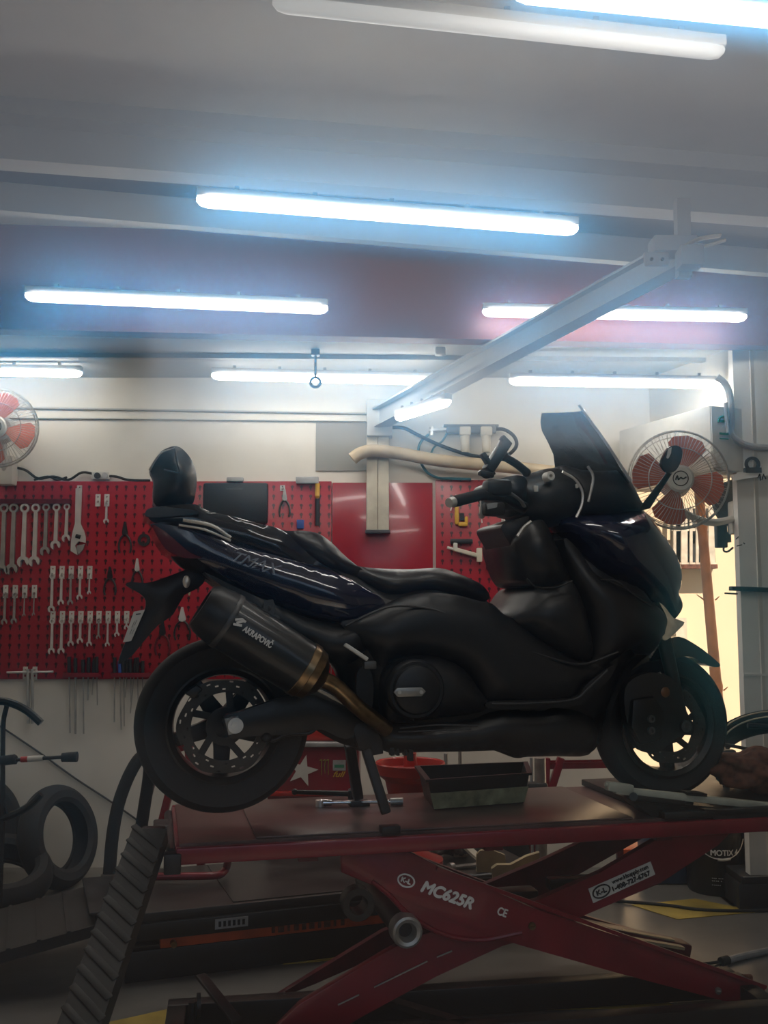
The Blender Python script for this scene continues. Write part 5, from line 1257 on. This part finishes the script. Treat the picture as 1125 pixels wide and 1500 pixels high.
# ---- red oil drain
bc = P(601, 1140, 4.2); t = thing('oil_drain', 'red oil drain bowl on a stand behind the centre stand', 'oil drain', V3((bc.x, 4.2, SZ + .005)))
T = Matrix.Translation(V3((bc.x, 4.2, 0))); zr = P(601, 1121, 4.2).z
mb = MB(); mb.lathe([(.0, zr - .15), (.085, zr - .15), (.105, zr - .06), (.142, zr - .03), (.146, zr + .01), (.142, zr + .015), (.136, zr + .01), (.13, zr - .02), (.04, zr - .035), (0, zr - .035)], T, 48); mb.build('bowl', 'red_bright', t)
mb = MB(); mb.lathe([(.0, zr - .036), (.03, zr - .036), (.027, zr + .05), (.0, zr + .05)], T, 24); mb.build('neck', 'red_bright', t)
mb = MB(); mb.lathe([(.0, SZ + .005), (.13, SZ + .005), (.135, SZ + .09), (.03, SZ + .13), (.028, zr - .15), (0, zr - .15)], T, 32); mb.build('tank', 'red_bright', t)
# ---- poles, dark bag, grey strut, red frame behind the pan
for x, yt, lb in ((653, 1104, 'left of the two thin steel poles behind the drain pan'), (674, 1100, 'right of the two thin steel poles behind the drain pan')):
    a = P(x, yt, 4.75); mb = MB(); mb.cyl((a.x, 4.75, 0), (a.x, 4.75, a.z), .010, n=14); mb.cyl((a.x, 4.75, 0), (a.x, 4.75, .02), .05, n=18); tag(mb.build('steel_pole', 'dull_steel'), lb, 'pole')
mb = MB(); pts = [(664, 1220), (663, 1124), (668, 1112), (682, 1108), (696, 1112), (712, 1116), (728, 1112), (734, 1122), (746, 1116), (758, 1111), (768, 1112), (770, 1135), (768, 1220)]
mb.inflate([P(x, y, 4.9) for x, y in pts], .12, .06, .02, sm=2, c=4.9); o = mb.build('black_bag', 'dusty_rubber'); drop(o, 0); tag(o, 'lumpy black sack standing on the floor behind the drain pan', 'sack')
t = thing('grey_prop', 'grey steel prop with a wide foot right of the drain pan', 'prop', P(788, 1155, 4.6))
a = P(791, 1110, 4.6)
mb = MB(); mb.cyl((a.x, 4.6, 0), (a.x, 4.6, a.z), .026, n=18); mb.build('post', 'dull_steel', t)
a2_ = P(778, 1110, 4.6); mb = MB(); mb.cyl((a2_.x, 4.6, 0), (a2_.x, 4.6, a2_.z), .007, n=10); mb.build('rod', 'grey_hose', t)
zz = P(786, 1153, 4.6).z; mb = MB(); mb.box((P(786, 1153, 4.6).x, 4.6, zz), (.095, .06, .045), None, .01); mb.build('foot', 'grey_alloy', t)
t = thing('metal_rack', 'red angular metal rack with a long rail behind the front wheel', 'frame', V3((P(815, 1160, 4.9).x, 4.9, 0)))
for x0, x1 in ((822, 806), (802, 800)):
    a, b = P(x0, 1110, 4.9), P(x1, 1160, 4.9); b = a + (b - a) * (a.z / (a.z - b.z)); mb = MB(); mb.bar(a, b, .036 if x0 > 810 else .025, .036, up=(0, 1, 0), bev=.004); mb.build('leg', 'red_paint', t)
mb = MB(); mb.bar(P(800, 1122, 4.9), P(905, 1120, 4.9), .03, .012, up=(0, 1, 0)); mb.bar(P(800, 1117, 4.92), P(905, 1115, 4.92), .02, .008, up=(0, 1, 0)); mb.build('rail', 'red_paint', t)
b = P(905, 1120, 4.9); mb = MB(); mb.bar(b, (b.x, b.y, 0), .03, .03, up=(0, 1, 0)); mb.build('post', 'red_dark', t)
mb = MB(); a = PZ(905, 1252, .04); mb.box((a.x, a.y, .045), (.34, .18, .09), None, .01); o = mb.build('floor_wedge', 'orange_paint'); drop(o, 0); tag(o, 'flat orange-red wedge box on the floor beyond the red arms', 'box')
# ---- right: pail, blue can, black boxes
q = PZ(1062, 1314, 0); q.y += .13
t = thing('oil_pail', 'black twenty litre pail with white lettering and a wire handle', 'pail', q)
T = Matrix.Translation(q); mb = MB(); mb.lathe([(0, 0), (.128, 0), (.133, .01), (.140, .32), (.146, .325), (.146, .35), (.140, .36), (0, .36)], T, 48); mb.build('body', 'black_paint', t)
def onpail(x, z, off=.003):                   # point on the pail's front, x metres across
    r = .130 + .010 * z / .32 + off; an = -math.pi / 2 + x / r - .09; return q + V3((r * math.cos(an), r * math.sin(an), z))
def curved(mb, z, xs, **k):
    pass
mb = MB(); f = V3((math.cos(-math.pi / 2 - .09), math.sin(-math.pi / 2 - .09), 0)); xr = V3((-f.y, f.x, 0))
def wraptext(body, x, z, h, w, bold):
    m2 = MB(); text(m2, body, V3((x, 0, z)), (1, 0, 0), (0, 0, 1), h, w, bold=0, ex=.0006, fat=bold)
    me = bpy.data.meshes.new('tmp'); m2.bm.to_mesh(me)
    vs = [mb.bm.verts.new(onpail(v.co.x, v.co.z, .0015 - v.co.y)) for v in me.vertices]
    for p in me.polygons:
        try: mb.bm.faces.new([vs[i] for i in p.vertices])
        except ValueError: pass
    m2.bm.free(); bpy.data.meshes.remove(me)
wraptext('MOTIX 4', .018, .205, .026, .135, .0012)
for z_, xs_ in ((.178, (-.036, -.030, -.024, -.018)), (.085, (-.046, -.038, -.030, -.016, -.008, 0)), (.073, (-.046, -.038, -.028, -.020, -.006)), (.054, (-.046, -.037, -.029, -.021, -.012))):
    for x_ in xs_: mb.tube([onpail(x_, z_, .001), onpail(x_ + .0045, z_, .001)], .0022, n=5)   # worn small print
mb.build('pail_lettering', 'letter_white', t)
mb = MB(); hp_ = [onpail(.140 * math.sin(k * .21), .175 + .07 * (1 - math.cos(k * .30)) , .006) for k in range(-6, 7)]
mb.tube(hp_, .0025, n=6); hd = mb.build('wire_handle', 'steel', t)
mb = MB(); mb.tube([onpail(-.02, .175, .008), onpail(.005, .174, .008), onpail(.04, .178, .008)], .007, n=8); mb.build('handle_grip', 'white_plastic', hd)
b_ = PZ(986, 1300, 0); b_.y += .16; t = thing('blue_container', 'dark blue plastic container on the floor left of the black pail', 'container', b_)
mb = MB(); mb.box(b_ + V3((0, 0, .165)), (.21, .24, .33), None, .02); mb.build('body', 'blue_box', t)
mb = MB(); mb.box(b_ + V3((.03, -.121, .15)), (.10, .006, .22), None, .004); mb.build('side_rib', 'blue_box', t)
mb = MB(); mb.cyl(b_ + V3((-.06, -.04, .33)), b_ + V3((-.06, -.04, .36)), .025, n=16); mb.tube([b_ + V3((-.02, 0, .32)), b_ + V3((.0, 0, .37)), b_ + V3((.06, 0, .37)), b_ + V3((.08, 0, .32))], .012); mb.build('carry_handle', 'blue_box', t)
k_ = PZ(1112, 1334, 0); k_.y += .10; t = thing('battery_charger', 'black box unit with a pale edge in the lower right corner beside the pail', 'box', k_)
mb = MB(); mb.box(k_ + V3((.03, 0, .06)), (.24, .20, .12), None, .012); mb.build('case', 'plastic', t)
mb = MB(); mb.box(k_ + V3((.05, 0, .135)), (.26, .21, .035), None, .006); ld = mb.build('lid', 'plastic', t)
mb = MB(); mb.bar(k_ + V3((-.07, -.107, .15)), k_ + V3((.15, -.107, .157)), .004, .004); mb.build('lid_edge', 'dull_steel', ld)
j_ = PZ(1084, 1326, 0); j_.y += .05; t = thing('small_box', 'small black box with a red and white sticker in front of the pail', 'box', j_)
mb = MB(); mb.box(j_ + V3((0, 0, .06)), (.045, .06, .12), None, .004); mb.build('carton', 'black_paint', t)
mb = MB(); mb.box(j_ + V3((.004, -.0305, .052)), (.020, .002, .05)); st_ = mb.build('sticker', 'orange_paint', t)
mb = MB(); mb.lathe([(0, 0), (.008, 0), (.008, .002), (0, .002)], axisT(j_ + V3((.004, -.0315, .064)), (0, -1, 0)), 14); mb.box(j_ + V3((.004, -.032, .042)), (.012, .002, .02)); mb.build('sticker_mark', 'sticker_white', st_)
g_ = P(1118, 1250, 4.75); mb = MB(); mb.box((g_.x + .06, 4.98, .17), (.16, .2, .34), None, .01); o = mb.build('grey_canister', 'iron'); drop(o, 0); tag(o, 'grey metal canister behind the pail at the right edge', 'canister')
# cables on the floor
mb = MB(); mb.tube([PZ(x, y, .009) for x, y in ((880, 1316), (905, 1320), (945, 1323), (985, 1327), (1020, 1332), (1060, 1334), (1100, 1334), (1140, 1333))], .0075)
tag(mb.build('floor_cable', 'rubber'), 'black cable across the floor over the yellow mark', 'cable')
t = thing('air_line', 'grey sheathed air line with a black tail on the floor, lower right', 'hose', PZ(1080, 1408, 0))
mb = MB(); mb.tube([PZ(1062, 1408, .014), PZ(1090, 1400, .014), PZ(1150, 1388, .014)], .013, n=10); mb.build('sheath', 'grey_hose', t)
mb = MB(); mb.tube([PZ(1015, 1412, .008), PZ(1040, 1411, .008), PZ(1064, 1407, .012)], .006); mb.tube([PZ(1045, 1418, .006), PZ(1052, 1413, .007), PZ(1064, 1408, .010)], .004); mb.cyl(PZ(1056, 1409, .014), PZ(1066, 1406, .014), .017, n=12); mb.build('tail', 'rubber', t)
mb = MB(); mb.tube([PZ(x, y, .008) for x, y in ((822, 1282), (832, 1276), (840, 1282), (855, 1284))], .007); tag(mb.build('floor_strap', 'rubber'), 'short black strap end on the floor seen between the red arms', 'strap')
mb = MB(); mb.tube([PZ(x, y, .01) for x, y in ((1072, 1432), (1085, 1430), (1098, 1434))], .009); mb.box(PZ(1096, 1432, .012), (.03, .02, .02), None, .004); tag(mb.build('floor_clip', 'brown_cloth'), 'small brown clip on the floor behind the right end of the red arm', 'clip')
# spare wheel lying tilted on the far front corner of the lift
PT = ZT + .024
q = P(1133, 1085, 3.92); t = thing('spare_wheel', 'dark spare tyre with thin pale rim lines lying tilted at the right edge', 'wheel', q)
ax_ = V3((-.25, -.32, .92)).normalized(); tyre(q, ax_, .250, .195, .10, 'rubber', '', parent=t)
T = axisT(q, ax_)
mb = MB(); mb.lathe([(.194, -.045), (.194, .045), (.180, .03), (.172, 0), (.180, -.03)], T, 48, closed=True); mb.build('rim', 'black_paint', t)
for r, h in ((.197, .052), (.182, .036)):
    mb = MB(); mb.lathe([(r + .003 * math.cos(v * math.pi / 3), h + .003 * math.sin(v * math.pi / 3)) for v in range(6)], T, 56, closed=True); mb.build('rim_line', 'tan_hose', t)
lo_ = min((ROOTM[t.name] @ v.co).z for c_ in t.children for v in c_.data.vertices); t.location.z += PT + .001 - lo_
# ---- right wall: air conditioner, conduit, pillar fittings, doorway things
an_, af_ = P(1040, 612, 4.60), P(907, 650, 5.28); dd = (an_ - af_); dd.z = 0; ln = dd.length; dd.normalize(); nn = V3((dd.y, -dd.x, 0)); nn = -nn if nn.x > 0 else nn
zc = 2.165; hh = .31
t = thing('air_conditioner', 'white wall air conditioner above the doorway, behind the orange fan', 'air conditioner', V3((an_.x, an_.y, zc - hh / 2)))
prf = [(0, hh / 2), (0, -hh * .28), (.03, -hh * .44), (.08, -hh / 2), (.22, -hh / 2), (.22, hh / 2)]
base = V3((af_.x, af_.y, zc)); mb = MB(); mb.prism([base - nn * a_ + V3((0, 0, b_)) for a_, b_ in prf], dd * ln, bev=.006); mb.build('case', 'white_plastic', t)
mb = MB(); mb.prism([base - nn * (.01 + a_) + dd * .02 + V3((0, 0, b_)) for a_, b_ in ((0, -hh * .26), (.028, -hh * .45), (.075, -hh * .5), (.07, -hh * .52), (.02, -hh * .47), (-.012, -hh * .27))], dd * (ln - .04)); mb.build('louver', 'ivory', t)
e_ = base + dd * (ln + .001)
cap_ = MB(); T = axisT(e_ - nn * .10, dd, -nn); oo = [(-.095, .15), (-.095, -.06), (-.075, -.11), (-.03, -.15), (.10, -.15), (.10, .15)]
cap_.plate([(a_, b_ if True else 0) for a_, b_ in oo], Matrix.Translation(e_ - nn * .10) @ Matrix((-nn, V3((0, 0, 1)), -dd if (-nn).cross(V3((0, 0, 1))).dot(dd) < 0 else dd)).transposed().to_4x4(), .012); ec_ = cap_.build('end_cap', 'white_plastic', t)
fx_ = dd; tx_ = -nn if (-nn).x > 0 else nn
mb = MB(); c_ = e_ - nn * .07 + dd * .009
mb.tube([c_ + tx_ * (.03 * math.cos(v)) + V3((0, 0, .075 + .03 * math.sin(v))) for v in [math.pi * k / 8 for k in range(9)]], .005, n=6)
mb.bar(c_ + tx_ * -.02 + V3((0, 0, .082)), c_ + tx_ * .02 + V3((0, 0, .082)), .002, .012, up=(0, 0, 1)); mb.bar(c_ + tx_ * -.026 + V3((0, 0, .022)), c_ + tx_ * .026 + V3((0, 0, .022)), .002, .010, up=(0, 0, 1)); mb.bar(c_ + tx_ * -.026 + V3((0, 0, -.002)), c_ + tx_ * .026 + V3((0, 0, -.002)), .002, .005, up=(0, 0, 1))
mb.build('energy_label', 'label_green', ec_)
mb = MB(); mb.tube([P(x, y, PF - .02) for x, y in ((1050, 552), (1062, 562), (1069, 580), (1071, 610), (1071, 632), (1080, 645), (1100, 654), (1150, 657))], .016, n=10)
tag(mb.build('conduit', 'grey_hose'), 'grey flexible conduit bending round the pillar top', 'conduit')
mb = MB(); mb.tube([P(x, y, PF - .05) for x, y in ((1063, 590), (1064, 610), (1066, 634))], .010, n=8); tag(mb.build('pipe_insulation', 'grey_hose'), 'short grey pipe clipped beside the conduit on the pillar', 'pipe')
mb = MB(); q = P(1102, 680, PF - .02); mb.lathe([(.022, -.006), (.036, -.006), (.036, .006), (.022, .006)], axisT(q, (0, -1, 0)), 24, closed=True); mb.box(q + V3((0, 0, -.03)), (.075, .03, .025)); tag(mb.build('wall_hook', 'grey_alloy'), 'grey ring hook on the pillar ledge', 'hook')
mb = MB()
for x0, y0_, x1, y1_ in ((1110, 700, 1113, 694), (1113, 694, 1114, 704), (1116, 703, 1119, 694), (1119, 696, 1122, 702), (1078, 790, 1082, 786), (1079, 800, 1087, 798), (1089, 795, 1091, 797)):
    mb.bar(P(x0, y0_, 3.998), P(x1, y1_, 3.998), .004, .002, up=(0, -1, 0))
struct(mb, 'trim_8', 'iron')
mb = MB(); mb.bar(P(1070, 862, PF - .02), P(1150, 865, PF - .02), .05, .02, bev=.003); mb.cyl(P(1062, 869, PF - .06), P(1080, 870, PF - .02), .004, n=8); tag(mb.build('pillar_bracket', 'iron'), 'dark metal bracket at mid height on the pillar edge', 'bracket')
mb = MB(); mb.cyl(P(1095, 1063, 3.7), P(1150, 1066, 3.7), .010, n=12); b9 = P(1130, 1065, 3.7); mb.cyl((b9.x, 3.7, b9.z), (b9.x, 3.7, PT), .012, n=12); tag(mb.build('black_rod', 'iron'), 'black rod arm reaching in from the right edge above the spare wheel', 'rod')
q = P(1066, 1108, 3.80); mb = MB(); mb.box(q, (.055, .04, .05), None, .006); mb.bar(P(1058, 1090, 3.80), P(1100, 1098, 3.80), .012, .012); mb.cyl((q.x, q.y + .03, q.z), (q.x, q.y + .03, PT), .012, n=10)
tag(mb.build('box_stand', 'grey_alloy'), 'small grey box on a post between the front tyre and the spare wheel', 'box')
# bamboo pole, window of the house outside, its grille and meter box
a, b = P(1022, 700, 5.6), P(1057, 1090, 5.35); dd = (b - a); b = a + dd * (a.z / (a.z - b.z))
t = thing('bamboo_pole', 'tall bamboo pole leaning outside the doorway', 'pole', b)
mb = MB(); n_ = 60; rs = []; x, y = frame_of(b - a)
for k in range(n_ + 1):
    f = k / n_; r = .026 + .006 * f; ph = (f * 7.3) % 1
    if ph < .035 or ph > .965: r *= 1.18
    p = a.lerp(b, f); rs.append(mb.ring([p + (x * math.cos(v * math.pi / 8) + y * math.sin(v * math.pi / 8)) * r for v in range(16)]))
mb.skin(rs); mb.build('culm', 'bamboo', t)
for f in (.33, .56): 
    p = a.lerp(b, f); mb = MB(); mb.cyl(p + V3((-.03, -.02, 0)), p + V3((-.075, -.03, .03)), .005, .002, n=6); mb.cyl(p + V3((.03, -.02, 0)), p + V3((.05, -.03, .02)), .005, .002, n=6); mb.build('twig', 'bamboo', t)
YW = 7.19
t = thing('house_window', 'sunlit barred window of the house outside, behind the bamboo pole', 'window', P(1025, 830, YW))
a, b = P(985, 745, YW), P(1047, 828, YW)
mb = MB(); mb.box(((a.x + b.x) / 2, YW + .0, (a.z + b.z) / 2), (b.x - a.x, .03, a.z - b.z)); mb.build('pane', 'plastic_grey', t)
for x in (988, 1002, 1012, 1021, 1031, 1042):
    mb = MB(); w = .045 if x in (1002, 1042) else .02; mb.bar(P(x, 742, YW - .06), P(x, 828, YW - .06), w, .02, up=(0, 1, 0)); mb.build('bar', 'grille_white', t)
for y in (776, 826):
    mb = MB(); mb.bar(P(984, y, YW - .05), P(1048, y, YW - .05), .03, .02, up=(0, 0, 1)); mb.build('cross_bar', 'grille_white', t)
mb = MB(); mb.bar(P(984, 830, YW - .04), P(1048, 830, YW - .04), .10, .03); mb.build('sill', 'brown_cloth', t)
mb = MB(); mb.bar(P(994, 905, YW - .05), P(996, 1000, YW - .05), .06, .06, up=(0, 1, 0)); mb.bar(P(1002, 905, YW - .05), P(1004, 1000, YW - .05), .03, .03, up=(0, 1, 0)); tag(mb.build('drain_pipe', 'grille_white'), 'pale drain pipes on the sunlit wall outside, left of the bamboo', 'pipe')
mb = MB(); q = P(1056, 786, 4.80); mb.box(q, (.05, .05, .11), None, .005); mb.box(P(1065, 787, 4.80), (.03, .03, .05)); mb.tube([P(1062, 794, 4.80), P(1060, 806, 4.80), P(1066, 808, 4.80), P(1074, 802, 4.80)], .005); tag(mb.build('switch_box', 'plastic'), 'dark switch box with a looped cable beside the pillar edge', 'switch box')
mb = MB(); q = P(1064, 735, 4.3); mb.prism([P(1040, 715, 4.78), P(1078, 700, 4.78), P(1078, 770, 4.78), P(1062, 770, 4.78), P(1050, 750, 4.78)], (0, .04, 0)); tag(mb.build('shade_board', 'grey_alloy'), 'grey board behind the right side of the orange fan', 'board')
